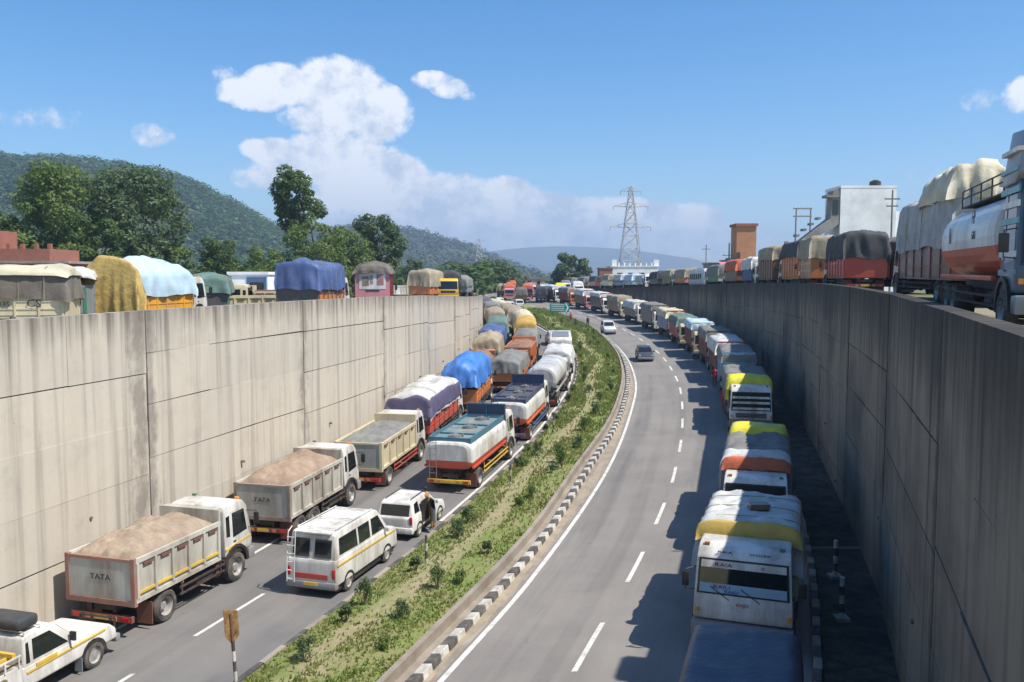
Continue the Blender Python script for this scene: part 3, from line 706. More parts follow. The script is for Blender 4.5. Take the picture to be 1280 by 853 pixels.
def heap_mesh(w, l, z, hgt, m, seed=1, nx=34, ny=64, seam=True):
    V = []; F = []; s = seed*7.3
    for j in range(ny+1):
        for i in range(nx+1):
            a = -1+2*i/nx; b = -1+2*j/ny
            e = (1-abs(a)**3.0)*(1-abs(b)**6)
            h = z+hgt*e*(.8+.5*noise.noise((a*1.3+s, b*2.6, 0)))+.07*(1-2*abs(noise.noise((a*2.2+s, b*5.5, 2))))*min(1, e*3)+.03*noise.noise((a*9+s, b*21, 2))+.02*noise.noise((a*16, b*34+s, 2))
            if seam: h += .035*math.exp(-((a*.6+.15+.3*b-.1*math.sin(b*9))/.04)**2)
            V.append((a*w/2, b*l/2, h))
    n = nx+1
    for j in range(ny):
        for i in range(nx): F.append((j*n+i, j*n+i+1, (j+1)*n+i+1, (j+1)*n+i))
    me = bpy.data.meshes.new('load'); me.from_pydata(V, [], F); me.update(); me.materials.append(m); me.polygons.foreach_set('use_smooth', [True]*len(me.polygons)); return me
M_sandsheet = cloth('sand_brown', (.34,.265,.19), .6, (.20,.15,.105), .9); M_soilload = cloth('red_brown', (.27,.145,.09), .35, (.18,.1,.07), .9)
M_greysheet = cloth('grey', (.2,.2,.185), .35, (.13,.12,.1)); M_tansheet = cloth('tan', (.33,.28,.19), .35, (.2,.17,.12)); M_bluesheet = cloth('blue', (.045,.17,.5), .22, (.14,.27,.5), .5)
M_bluesheet2 = cloth('dull_blue', (.06,.10,.24), .3, (.12,.15,.25), .55); M_greensheet = cloth('green', (.11,.19,.16), .35, (.12,.15,.13)); M_yellowsheet = cloth('yellow', (.62,.47,.02), .2, (.5,.42,.1), .5)
M_yellow2 = cloth('ochre', (.5,.32,.07), .35, (.3,.2,.09)); M_whitesheet = cloth('white', (.55,.55,.52), .3, (.33,.32,.29), .6); M_purple = cloth('purple', (.085,.07,.13), .2, (.16,.14,.2), .7)
M_palebluesheet = cloth('pale_blue', (.42,.58,.66), .35, (.5,.48,.55), .5); M_brownsheet = cloth('brown', (.13,.11,.09), .35, (.2,.17,.13)); M_darksheet = cloth('dark', (.04,.042,.045), .3, (.1,.09,.08)); M_orangesheet = cloth('orange', (.5,.12,.05), .3, (.3,.1,.06))
M_navy = cloth('navy', (.035,.06,.13), .25, (.06,.08,.13), .45); M_creamsheet = cloth('cream', (.55,.5,.36), .3, (.4,.34,.23)); M_lime = cloth('lime_yellow', (.66,.60,.03), .12, (.5,.45,.06), .5)

def chassis(root, L, W, yf, rears, detail, tank=True, flaps=True, plate=True, wr=.52, rearcol=None):
    yb = -L/2
    mb = MB()
    for s in (-1, 1): mb.box(s*.42-.04, s*.42+.04, yb+.05, yf-.3, .74, .98)
    for y in [yb+.1+i*(L-1)/5 for i in range(6)]: mb.box(-.42, .42, y, y+.08, .78, .94)
    part('chassis', mb, M_chas, root)
    part('axle', MB().cyl((-W/2+.2, yf-1.02, wr), (W/2-.2, yf-1.02, wr), .07), M_chas, root)
    for y in rears: part('axle', MB().cyl((-W/2+.2, y, wr), (W/2-.2, y, wr), .1).blob((0, y, wr), (.24, .26, .24), 2, 0), M_chas, root)
    for s in (-1, 1):
        wheel(root, s*(W/2-.13), yf-1.02, wr, .27, s, detail=detail)
        for y in rears: wheel(root, s*(W/2-.29), y, wr, .54, s, detail=detail)
    if detail >= 1:
        if tank:
            part('fuel_tank', MB().cyl((W/2-.3, yf-3.2, .72), (W/2-.3, yf-2.3, .72), .24, .24, 16), M_chas, root, 40)
            part('battery_box', MB().box(-W/2+.1, -W/2+.5, yf-2.9, yf-2.3, .55, .95), M_chas, root)
            part('tool_box', MB().box(W/2-.5, W/2-.08, yf-2.12, yf-1.85, .5, .98), M_rust, root)
        bb = part('rear_bumper', MB().box(-W/2+.12, W/2-.12, yb-.02, yb+.1, .5, .68), rearcol or M_rust, root)
        for s in (-1, 1):
            part('tail_light', MB().box(s*W*.36-.13, s*W*.36+.13, yb-.045, yb-.02, .53, .65), M_red, bb); part('reflector', MB().box(s*W*.2-.08, s*W*.2+.08, yb-.045, yb-.02, .53, .65), ORANGE, bb)
        if plate: part('number_plate', MB().box(-.25, .25, yb-.04, yb-.02, .53, .65), YEL, bb)
        if flaps:
            for s in (-1, 1): part('mud_flap', MB().box(s*(W/2-.29)-.28, s*(W/2-.29)+.28, rears[0]-wr-.16, rears[0]-wr-.13, .2, .9), M_rust if detail == 2 else M_chas, root)
        if detail >= 2 and len(rears):
            for s in (-1, 1):
                g = MB(); ya, yb_ = rears[-1]+wr+.1, yf-1.75
                if yb_-ya > .8:
                    for z in (.62, .84): g.box(s*W/2-.03, s*W/2+.01, ya, yb_, z, z+.06)
                    g.box(s*W/2-.05, s*W/2-.02, ya+.1, ya+.16, .6, 1.1)
                    g.box(s*W/2-.05, s*W/2-.02, yb_-.2, yb_-.14, .6, 1.1)
                    part('side_guard', g, M_chas if rearcol is None else rearcol, root)

def dump_body(root, L, W, yf, bc, load, frame, detail, lettering=None, stripe=None, seed=1, zt=2.4, heap=.5):
    yb, y1 = -L/2, yf-1.98; z0 = 1.12; W2 = W-.12
    body = part('tipper_body', MB().box(-W/2+.1, W/2-.1, yb+.05, y1, z0, z0+.12), bc, root)
    for s in (-1, 1):
        mb = MB(); x = s*W/2; mb.loft([[(x-s*.09, y, z0+.1), (x-s*.03, y, z0+.1), (x, y, zt), (x-s*.06, y, zt)] for y in (yb+.06, y1)])
        mb.box(x-.055, x+.045, yb+.04, y1+.01, zt-.1, zt+.04)
        mb.box(x-.08, x+.035, yb+.04, y1, z0-.03, z0+.1)
        sp = part('side_panel', mb, bc, root)
        n = 5
        for i in range(n+1):
            y = lerp(yb+.12, y1-.1, i/n); part('rib', MB().box(x+(-.03 if s > 0 else -.055), x+(.055 if s > 0 else .03), y-.05, y+.05, z0+.1, zt-.1), bc, sp)
            if i < n and detail >= 2: part('slot_hook', MB().box(x-.01 if s > 0 else x-.06, x+.06 if s > 0 else x+.01, y+.25, y+.65, zt-.22, zt-.16), M_rust, sp)
        if stripe: part('painted_stripe', MB().box(x-.0 if s > 0 else x-.04, x+.04 if s > 0 else x, yb+.1, y1-.05, z0+.22, z0+.3), stripe, sp)
    part('front_board', MB().box(-W/2+.02, W/2-.02, y1, y1+.07, z0, zt+.42), bc, root)
    part('cab_guard', MB().box(-W/2+.15, W/2-.15, y1+.07, y1+.3, zt+.36, zt+.42), bc, root)
    tg = part('tailgate', MB().box(-W/2+.1, W/2-.1, yb, yb+.06, z0+.05, zt-.02), GREYP if detail < 1 else paint('tailgate_silver', (.42,.43,.39), .5), root)
    fr = MB(); fr.box(-W/2-.03, -W/2+.11, yb-.035, yb+.09, z0-.12, zt+.06); fr.box(W/2-.11, W/2+.03, yb-.035, yb+.09, z0-.12, zt+.06); fr.box(-W/2+.1, W/2-.1, yb-.03, yb+.08, z0-.12, z0+.04)
    part('tailgate_frame', fr, frame, root)
    part('top_rail', MB().box(-W/2+.11, W/2-.11, yb-.025, yb+.07, zt-.06, zt+.03), frame, root)
    if lettering: text(lettering, .24, M_ink, tg, (0, yb-.012, (z0+zt)/2+.05), REAR, 1.2)
    if load:
        ly = (y1-yb)-.1; o = link('load', heap_mesh(W-.2, ly, zt-.03, heap, load, seed), root, (0, (yb+.05+y1)/2, 0))

def cargo_body(root, L, W, yf, bc, detail, zb=2.15, ribm=None, rearcol=None, panels=None, front=None, front_h=2.9):
    yb, y1 = -L/2, yf-1.85; z0 = 1.08
    part('load_floor', MB().box(-W/2+.03, W/2-.03, yb+.05, y1, z0-.05, z0+.08), bc, root)
    for s in (-1, 1):
        x = s*W/2; sp = part('side_board', MB().box(min(x, x-s*.06), max(x, x-s*.06), yb+.05, y1, z0+.08, zb), bc, root)
        n = 6 if detail >= 1 else 0
        for i in range(n+1 if n else 0):
            y = lerp(yb+.1, y1-.06, i/n); part('rib', MB().box(x-(.0 if s > 0 else .05), x+(.05 if s > 0 else 0), y-.04, y+.04, z0+.02, zb+.02), ribm or bc, sp)
        if detail >= 1:
            for z in ([lerp(z0, zb, .33), lerp(z0, zb, .66)]): part('rail', MB().box(x-(.0 if s > 0 else .03), x+(.03 if s > 0 else 0), yb+.1, y1-.05, z, z+.06), ribm or bc, sp)
    part('tailboard', MB().box(-W/2+.01, W/2-.01, yb, yb+.05, z0, zb), rearcol or bc, root)
    part('front_board', MB().box(-W/2+.01, W/2-.01, y1, y1+.06, z0, max(zb, front_h)), front or bc, root)
    if panels:
        for (c_, a, b, z_0, z_1) in panels: part('painted_panel', MB().box(lerp(-W/2, W/2, a), lerp(-W/2, W/2, b), yb-.025, yb-.002, z_0, z_1), c_, root)

def tarp(root, L, W, yf, zb, zt, m, seed=1, bulge=.25, lump=.15, y0=None, y1=None, ropes=0, flare=.05, wider=.06, name='tarpaulin', res=1.0, wr=.055):
    yb = -L/2-.02 if y0 is None else y0; ye = yf-1.8 if y1 is None else y1
    me = tarp_mesh(None, W+wider, ye-yb, zb, zt, bulge, m, seed, lump, flare, int(34*res), int(50*res), wr)
    o = link(name, me, root, (0, (yb+ye)/2, 0))
    r = random.Random(seed)
    for k in range(ropes):
        y = lerp(yb+.4, ye-.4, (k+.5)/ropes)-((yb+ye)/2)
        pts = []
        for i in range(17):
            a = -1+i/8; x = a*(W+wider)/2; z = zt+bulge*(1-abs(a)**2.2)+.05+.04; pts.append((x*1.03, y+.1*a, z-.12*abs(a)**14))
        pts = [(pts[0][0]-.09, pts[0][1], zb-.15)]+pts+[(pts[-1][0]+.09, pts[-1][1], zb-.15)]
        part('rope', MB().tube(pts, .014, 4), M_tansheet, o)
    return o

def superell(w, h, zc, e=2.6, n=28):
    P = []
    for i in range(n):
        a = 2*PI*i/n; c, s = math.cos(a), math.sin(a)
        P.append((math.copysign(abs(c)**(2/e), c)*w/2, zc+math.copysign(abs(s)**(2/e), s)*h/2))
    return P
def tank_body(root, L, W, yf, upper, lower, deck, detail, lettering=(), oval=False, zt=2.75, z0=1.2, rail=True, e=4.5):
    yb, y1 = -L/2+.12, yf-2.0; H_ = zt-z0; zc = (zt+z0)/2; zs = z0+H_*.36
    P = superell(W, H_, zc, 2.3 if oval else e, 36)
    def shell(sel, m, name, off=0.):
        """the part of the tank for which sel(z) holds, as a strip along the tank with end faces"""
        mb = MB(); n = len(P)
        ring = lambda y, k: [(x*k, y, zc+(z-zc)*k) for x, z in P]
        secs = [ring(yb-.12, .80), ring(yb-.06, .94), ring(yb, 1.0), ring(yb+.02, 1.0), ring(y1-.02, 1.0), ring(y1, 1.0), ring(y1+.06, .94), ring(y1+.12, .80)]
        for k in range(len(secs)-1):
            for i in range(n):
                j = (i+1) % n; zm = (P[i][1]+P[j][1])/2
                if sel(zm): mb.add([secs[k][i], secs[k][j], secs[k+1][j], secs[k+1][i]], [(0, 1, 2, 3)])
        for sc, fl in ((secs[0], 1), (secs[-1], 0)):                  # end caps, cut by height
            for i in range(n//2):
                a, b = i-n//4, i+1-n//4
                L0, L1 = sc[(n//2-a) % n], sc[(n//2-b) % n]; R0, R1 = sc[a % n], sc[b % n]
                zm = zc+((L0[2]+L1[2])/2-zc)/.8
                if sel(zm): mb.add([L0, R0, R1, L1], [(0, 1, 2, 3)] if fl else [(3, 2, 1, 0)])
        return part(name, mb, m, root, 50)
    tb = shell(lambda z: z >= zs, upper, 'tank'); shell(lambda z: z < zs, lower, 'tank_base')
    for s in (-1, 1): part('side_rail', MB().box(s*W/2-.1, s*W/2+.02, yb+.1, y1-.1, z0+.02, z0+.14, .02), lower, root, 40)
    part('tank_cradle', MB().box(-.55, .55, yb+.2, y1-.2, .95, z0+.25), M_chas, root)
    if deck:                                                        # walkway tray on top with a low rim and hatches
        dk = part('top_deck', MB().box(-W*.43, W*.43, yb+.12, y1-.12, zt-.06, zt+.035), deck[1], root)
        for s in (-1, 1): part('deck_rim', MB().box(s*W*.43-.03, s*W*.43+.03, yb+.1, y1-.1, zt-.1, zt+.2), deck[0], dk)
        for y in (yb+.1, y1-.14): part('deck_rim', MB().box(-W*.43, W*.43, y, y+.05, zt-.1, zt+.18), deck[0], dk)
        n = 3
        for i in range(n):
            y = lerp(yb+.9, y1-.9, i/(n-1)); hb = MB(); hb.cyl((0, y, zt), (0, y, zt+.16), .3, .3, 14); hb.box(-.06, .06, y-.3, y+.3, zt+.16, zt+.2); hb.cyl((.4, y+.1, zt), (.4, y+.1, zt+.2), .06)
            part('hatch', hb, M_steel, dk, 40)
            part('deck_crossbar', MB().box(-W*.4, W*.4, y+.62, y+.68, zt+.03, zt+.12), deck[0], dk)
        if len(deck) > 2:
            part('head_board', MB().box(-W*.46, W*.46, y1+.12, y1+.17, 1.6, zt+.75), deck[2], root)
            hf = MB()
            for x in (-W*.46, 0, W*.46-.05): hf.box(x, x+.05, y1+.06, y1+.12, zt-.1, zt+.78)
            hf.box(-W*.46, W*.46, y1+.05, y1+.12, zt+.72, zt+.79); part('head_board_frame', hf, deck[0], root)
    if rail:
        rl = MB(); 
        for s in (-1, 1):
            for i in range(6):
                y = lerp(yb+.3, y1-.3, i/5); rl.cyl((s*W*.30, y, zt-.02), (s*W*.30, y, zt+.5), .022, .022, 6)
            for z in (.28, .5): rl.cyl((s*W*.30, yb+.3, zt+z), (s*W*.30, y1-.3, zt+z), .022, .022, 6)
        part('catwalk_rail', rl, M_black, root)
        part('catwalk', MB().box(-W*.3, W*.3, yb+.25, y1-.25, zt-.01, zt+.03), M_chas, root)
    ld = MB()
    for x in (-.95, -.6): ld.cyl((x, yb-.17, .75), (x, yb-.17, zt+.1), .018, .018, 5)
    for i in range(6): ld.cyl((-.95, yb-.17, 1.0+i*.3), (-.6, yb-.17, 1.0+i*.3), .014, .014, 5)
    part('ladder', ld, M_steel, root)
    for (b_, sz, m_, y, z, sq) in lettering:
        for s, rot in ((1, RIGHT), (-1, LEFT)): text(b_, sz, m_, tb, (s*(W/2+.012), y, z), rot, sq)
    return tb

def place(D, fx, flip=False, dz=0, fz=None):
    X = fx(D); th = math.atan(slope(fx, D, 2.)); zf = fz or (lambda X, D: zroad(D))
    p = math.atan((zf(fx(D+2), D+2)-zf(fx(D-2), D-2))/4.0*math.cos(th))
    return (X, D, zf(X, D)+dz), ((p, 0, -th) if not flip else (-p, 0, PI-th))

def truck(label, D, fx, L=7.4, W=2.42, flip=False, cabc=WHITE, kind='tarp', detail=2, fz=None, dz=0, group=None, rears=None, name=None, cat='truck', roof=2.82, cabkw={}, **k):
    loc, rot = place(D, fx, flip, dz, fz)
    if group and D > 45:
        jr = random.Random(int(D*31)); rot = (rot[0], rot[1], rot[2]+jr.uniform(-.035, .035)); loc = (loc[0]+jr.uniform(-.22, .22), loc[1]+jr.uniform(-.35, .35), loc[2])
    root = thing(name or {'dump': 'dump_truck', 'tank': 'tanker_truck'}.get(kind, 'cargo_truck'), label, cat, loc, rot, group)
    yf = L/2-.1
    rears = rears or ([-L/2+1.35] if L < 8.2 else [-L/2+1.2, -L/2+2.4])
    cab(root, yf, cabc, W-.1, detail, roof=roof, **cabkw)
    chassis(root, L, W, yf, rears, detail, rearcol=k.get('rearcol'))
    if kind == 'dump': dump_body(root, L, W, yf, k.get('bodyc', DUMPW), k.get('load', M_sandsheet), k.get('frame', M_rust), detail, k.get('lettering'), k.get('stripe'), k.get('seed', 1), k.get('zbt', 2.4), k.get('heap', .5))
    elif kind == 'tarp':
        zb = k.get('zb', 2.1); cargo_body(root, L, W, yf, k.get('bodyc', RED), detail, zb, k.get('ribm'), k.get('rearc'), k.get('panels'), k.get('front'), k.get('front_h', 2.9))
        tarp(root, L, W, yf, k.get('zd', zb-.15), k.get('zt', 3.1), k.get('tarp', M_tansheet), k.get('seed', 1), k.get('bulge', .25), k.get('lump', .18), wr=k.get('wr', .055), ropes=k.get('ropes', 0 if detail < 2 else 3), res=1 if detail >= 1 else .55)
    elif kind == 'tank':
        tank_body(root, L, W, yf, k.get('upper', WHITE), k.get('lower', RED), k.get('deck'), detail, k.get('lettering', ()), k.get('oval', False), k.get('ztk', 2.75), rail=k.get('rail', True))
    return root, yf

# ---- cars and vans: side profile body, tapering glasshouse, panes, lamps, wheels
def car(name, label, cat, D, fx, L, W, H, prof, green, panes, col, wr=.3, wb=(0, 0), flip=False, detail=2, fz=None, top=.16, win_rear=None, win_front=None, group=None, stripe=None, roofrail=False, glow=None, dx=0):
    loc, rot = place(D, fx, flip, 0, fz); root = thing(name, label, cat, loc, rot, group)
    body = part('body', MB().prism(prof, -W/2, W/2, .07, .04, 3), col, root, 45)
    zs = [p[1] for p in green]; zl, zh = min(zs), max(zs); gw = W*.95; hw = hwf(gw, zl, zh, top)
    part('cabin', MB().prism(green, -gw/2, gw/2, .045, top, 3), col, root, 45)
    for pn in panes:
        for s in (-1, 1): part('side_window', side_poly(pn, hw, s, .010), M_glass, root)
    if win_front: part('windshield', slope_panel(win_front[0], win_front[1], hw(win_front[0][1])*.9, hw(win_front[1][1])*.88, .012, n=-1), M_glass, root)
    if win_rear:
        for (a, b, x0, x1) in win_rear: part('rear_window', slope_panel(a, b, 0, 0, .012, n=1, x0=x0, x1=x1), M_glass, root)
    yb = min(p[0] for p in prof); yf = max(p[0] for p in prof)
    for nm, y0, y1 in (('rear_bumper', yb-.06, yb+.2), ('front_bumper', yf-.2, yf+.06)): part(nm, MB().box(-W/2+.02, W/2-.02, y0, y1, .3, .55, .06), col if detail > 1 and name != 'minibus' else GREYP, root, 45)
    part('underbody', MB().box(-W/2+.1, W/2-.1, yb+.15, yf-.15, .2, .45), M_black, root)
    for s in (-1, 1):
        for y in wb:
            wheel(root, s*(W/2-.11), y, wr, .2, s, True, detail)
            ar = MB(); n = 9; secs = []
            for i in range(n):
                a = PI*i/(n-1); secs.append([(s*(W/2-.25), y+(wr-.02)*math.cos(a), wr+(wr-.02)*math.sin(a)), (s*(W/2+.008), y+(wr-.02)*math.cos(a), wr+(wr-.02)*math.sin(a)), (s*(W/2+.008), y+(wr+.06)*math.cos(a), wr+(wr+.06)*math.sin(a)), (s*(W/2-.25), y+(wr+.06)*math.cos(a), wr+(wr+.06)*math.sin(a))])
            part('wheel_arch', ar.loft(secs), M_black, root)
        part('headlight', MB().box(s*W*.38-.12, s*W*.38+.12, yf-.08, yf+.02, .62, .78, .03), M_lamp, root, 45)
        part('tail_light', MB().box(s*W*.44-.06, s*W*.44+.06, yb-.025, yb+.05, .68, 1.0, .02), M_red, root, 45)
        m_ = MB(); yy = (win_front[0][0]-.35) if win_front else 1; m_.box(s*(hw(zl)+.03)-.02 if s > 0 else s*(hw(zl)+.2), s*(hw(zl)+.2) if s > 0 else s*(hw(zl)+.03)+.02, yy, yy+.1, zl+.04, zl+.2, .02); part('mirror', m_, col, root, 45)
    part('number_plate', MB().box(-.25, .25, yb-.085, yb-.062, .42, .53), YEL if name == 'minibus' else WHITE, root)
    if stripe:
        for s in (-1, 1): part('painted_stripe', side_poly(stripe[1], hwf(W, 0, 3, 0.0), s, .004, .02), stripe[0], root)
    return root

# ---- people
def skin_figure(pts, edges, rad, root_i=0, sub=1):
    me = bpy.data.meshes.new('figure'); me.from_pydata(pts, edges, []); me.update()
    o = bpy.data.objects.new('figure', me); COL.objects.link(o)
    md = o.modifiers.new('s', 'SKIN'); sv = me.skin_vertices[0].data
    for i, r in enumerate(rad): sv[i].radius = (r, r) if isinstance(r, float) else r; sv[i].use_root = (i == root_i)
    sb = o.modifiers.new('u', 'SUBSURF'); sb.levels = sub; sb.render_levels = sub
    bpy.context.view_layer.update(); out = bpy.data.meshes.new_from_object(o.evaluated_get(bpy.context.evaluated_depsgraph_get()))
    bpy.data.objects.remove(o); out.polygons.foreach_set('use_smooth', [True]*len(out.polygons)); return out
M_skin = mat('skin', (.27,.14,.085), .6, dirt=0); M_hair = mat('hair', (.015,.012,.01), .7, dirt=0)
def person(label, loc, yaw, shirt, trousers, pose='stand', group=None):
    root = thing('person', label, 'person', loc, (0, 0, yaw), group)
    k = {'stand': (0, 0), 'walk': (.22, .18), 'lean': (.05, .1)}[pose]; st, ar = k; fw = .32 if pose == 'lean' else .03
    P = [(0,0,.95),(0,fw*.3,1.12),(0,fw*.7,1.32),(0,fw,1.45),(0,fw+.02,1.53),(0,fw+.05,1.64),(0,fw+.04,1.74),
         (.10,0,.9),(.11,st,.5),(.11,st*.7-.08*(st>0),.08),(.12,st*.7+.12,.04),
         (-.10,0,.9),(-.11,-st*.6,.5),(-.11,-st*1.4,.10),(-.12,-st*1.4+.13,.04),
         (.19,fw,1.41),(.25,fw-ar,1.14),(.24,fw-ar+.12,.9),(.23,fw-ar+.17,.81),
         (-.19,fw,1.41),(-.25,fw+ar,1.14),(-.23,fw+ar+.16,.93),(-.22,fw+ar+.22,.86)]
    if pose == 'lean': P[16] = (.3,fw+.2,1.2); P[17] = (.28,fw+.45,1.15); P[18] = (.27,fw+.53,1.15)
    E = [(0,1),(1,2),(2,3),(3,4),(4,5),(5,6),(0,7),(7,8),(8,9),(9,10),(0,11),(11,12),(12,13),(13,14),(3,15),(15,16),(16,17),(17,18),(3,19),(19,20),(20,21),(21,22)]
    Rr = [(.15,.11),(.14,.105),(.16,.11),(.12,.08),.05,(.085,.1),(.075,.085),.09,.06,.045,.045,.09,.06,.045,.045,.065,.045,.035,.035,.065,.045,.035,.035]
    me = skin_figure(P, E, Rr); me.materials.clear()
    for m_ in (M_skin, shirt, trousers, M_tyre): me.materials.append(m_)
    for p in me.polygons:
        c = p.center; hand = c.z < (.95 if pose != 'lean' else 0) and abs(c.x) > .19 and c.z > .7
        p.material_index = 0 if c.z > 1.49 or hand else (1 if c.z > .93 else (3 if c.z < .09 else 2))
    link('body', me, root)
    hb = MB().blob((0, fw+.02, 1.71), (.1, .115, .095), 2, .04); part('hair', hb, M_hair, root, True)
    return root
# ================================================================== BUILDINGS
M_brick = mat('red_brick', (.33,.12,.08), .9, dirt=.4, dscale=3, co='World'); M_roofslab = mat('roof_slab', (.3,.27,.24), .9, dirt=.5, co='World')
M_wwall = mat('white_wall', (.86,.87,.85), .8, dirt=.18, dscale=.5, co='World'); M_owall = mat('orange_wall', (.50,.23,.11), .85, dirt=.25, dscale=.7, co='World'); M_gwall = mat('grey_wall', (.3,.29,.27), .9, dirt=.4, dscale=.8, co='World')
M_pink = mat('pink_wall', (.5,.27,.22), .85, dirt=.3, dscale=.7, co='World'); M_cwall = mat('cream_wall', (.66,.62,.5), .85, dirt=.3, dscale=.6, co='World')
def building(name, label, X, D, z, w, d, h, wall, roofm=None, wins=(), yaw=0, overhang=.35, parapet=.0, door=True):
    root = thing(name, label, 'building', (X, D, z), (0, 0, yaw))
    part('wall', MB().box(-w/2, w/2, -d/2, d/2, -.6, h), wall, root)
    rf = part('roof', MB().box(-w/2-overhang, w/2+overhang, -d/2-overhang, d/2+overhang, h, h+.22), roofm or M_roofslab, root)
    if parapet:
        pb = MB()
        for a in ((-w/2, w/2, -d/2, -d/2+.15), (-w/2, w/2, d/2-.15, d/2), (-w/2, -w/2+.15, -d/2+.15, d/2-.15), (w/2-.15, w/2, -d/2+.15, d/2-.15)): pb.box(*a, h+.2, h+.2+parapet)
        part('parapet', pb, wall, root)
    for (x, zz, ww, hh) in wins:
        f = part('window', MB().box(x-ww/2-.06, x+ww/2+.06, -d/2-.05, -d/2+.02, zz-.06, zz+hh+.06), M_gwall, root)
        part('pane', MB().box(x-ww/2, x+ww/2, -d/2-.065, -d/2-.04, zz, zz+hh), M_glass, f)
        part('sill', MB().box(x-ww/2-.12, x+ww/2+.12, -d/2-.14, -d/2-.05, zz-.13, zz-.06), M_roofslab, f)
    return root
def px(x, y, D): return ((x-640)*D/FPX, EYE+(350-y)*D/FPX)
b = building('brick_house', 'red brick house with a grey slab roof behind the tan covered truck', -43.5, 76, 8, 9.5, 6, 4.0, M_brick, wins=[(-3,1.2,1.1,1.2),(0,1.2,1.1,1.2),(3,1.2,1.1,1.2)], overhang=.8)
part('upper_wall', MB().box(-4.4, 3.2, -2.4, 2.6, 4.23, 5.3), M_brick, b); part('stair_tower', MB().box(-4.7, -2.4, -2.6, 2.4, 5.31, 7.0), M_brick, b)
for i in range(5): part('roof_pillar', MB().box(-1.9+i*1.2, -1.6+i*1.2, -2.2, -1.9, 5.31, 5.75), M_brick, b)
k = building('kiosk', 'small white kiosk with a blue shopfront and white awning above the left wall', -20.3, 66, 8, 3.0, 2.4, 3.0, M_wwall, M_wwall, wins=[], overhang=.1)
part('shopfront', MB().box(-.1, 1.42, -1.26, -1.21, 1.2, 2.8), BLUE, k); part('window', MB().box(.15, 1.2, -1.29, -1.255, 1.7, 2.4), M_glass, k); part('awning', MB().box(-2.0, 2.1, -3.2, -1.22, 1.0, 1.12), WHITE, k)
k = building('tin_shed', 'low brown tin roofed shed beside the white kiosk', -18.2, 60, 7.9, 4.6, 3, 1.75, M_brick, M_rust, overhang=.5)
k = building('white_house', 'white plastered house with a dark water tank on its roof behind the right trucks', 31.2, 76, 9.4, 4.9, 3.6, 9.2, M_wwall, M_wwall, wins=[], overhang=.02, parapet=.0)
tk = MB(); tk.cyl((1.3, 0, 9.4), (1.3, 0, 9.95), .5, .48, 16); tk.cyl((1.3, 0, 9.95), (1.3, 0, 10.1), .48, .2, 16); part('water_tank', tk, M_black, k, 40)
st = MB(); st.add([(-3.0,-3.3,9.2),(-3.6,-3.3,9.0),(-3.75,-3.3,6.6),(-6.2,-3.3,4.7),(-6.2,-3.3,4.2),(-3.2,-3.3,5.9),(-3.0,-3.3,6.2),(-3.0,-2.0,9.2),(-3.6,-2.0,9.0),(-3.75,-2.0,6.6),(-6.2,-2.0,4.7),(-6.2,-2.0,4.2),(-3.2,-2.0,5.9),(-3.0,-2.0,6.2)],
   [(0,1,2,3,4,5,6),(13,12,11,10,9,8,7),(0,7,8,1),(1,8,9,2),(2,9,10,3),(3,10,11,4),(4,11,12,5),(5,12,13,6),(6,13,7,0)])
part('stair_wall', st, M_gwall, k, loc=(.5, 1.55, 0)); part('roof_ledge', MB().box(-3.7, -2.5, -1.85, -.7, 8.4, 8.62), M_gwall, k)
part('window', MB().box(-3.1, -2.6, -1.79, -1.755, 6.9, 8.2), M_glass, k); part('annex_wall', MB().box(2.46, 3.3, -1.5, 1.5, -.5, 7.2), M_wwall, k)
for i in range(4): part('stair_step', MB().box(-6.2+i*.62, -5.9+i*.62, -1.6, -.8, 5.0+i*.5, 5.2+i*.5), M_gwall, k)
k = building('tower_house', 'grey house carrying an orange stair tower with a dark cap', 36.6, 132, 8.9, 6.2, 6, 4.6, M_gwall, wins=[(-1.6,2.6,.9,1.1)], overhang=.3)
part('stair_tower', MB().box(-2.2, .8, -2.6, .8, 4.83, 9.9), M_owall, k); part('tower_cap', MB().box(-2.4, 1.0, -2.85, 1.05, 9.9, 10.3), M_brick, k)
part('window', MB().box(-2.2, -1.6, -2.64, -2.605, 4.95, 5.9), M_glass, k)
k = building('brick_house', 'unfinished pink brick house with bare columns beside the orange tower', 41.2, 126, 8.9, 8.5, 6, 4.6, M_pink, wins=[(-2.5,2.3,1.1,1.2),(1,2.3,1.1,1.2)], overhang=.25)
for i, xx in enumerate((-3.6,-1.4,.8,3.2)): part('column', MB().box(xx, xx+.5, -2.9, -2.4, 4.83, 6.4 if i != 1 else 7.3), M_pink, k)
part('upper_wall', MB().box(-3.0, .7, -2.3, -2.1, 4.83, 6.1), M_gwall, k)
k = building('shop_house', 'small grey house with a blue sign strip left of the orange tower', 33.2, 136, 8.9, 3.6, 5, 4.2, M_gwall, wins=[(0,2.2,1.2,1)], overhang=.2)
k = building('white_hall', 'long white building below the lattice pylon', 33.6, 236, 7.5, 13.0, 10, 6.7, M_wwall, M_wwall, wins=[(-4,3.6,1.4,1.4),(-1,3.6,1.4,1.4),(2,3.6,1.4,1.4),(5,3.6,1.4,1.4)], overhang=.2)
for xx in (-6.2, 5.4): part('roof_turret', MB().box(xx, xx+1.3, -4.8, -3.4, 6.93, 8.6), M_wwall, k)
for i in range(7): part('roof_pillar', MB().box(-4.4+i*1.5, -4.1+i*1.5, -4.9, -4.6, 6.93, 7.8), M_wwall, k)
building('brick_house', 'dark unfinished house at the left end of the long white building', 25.6, 232, 7.5, 3.6, 5, 6.2, M_brick, wins=[(0,3.5,1.4,1.2)], overhang=.2)
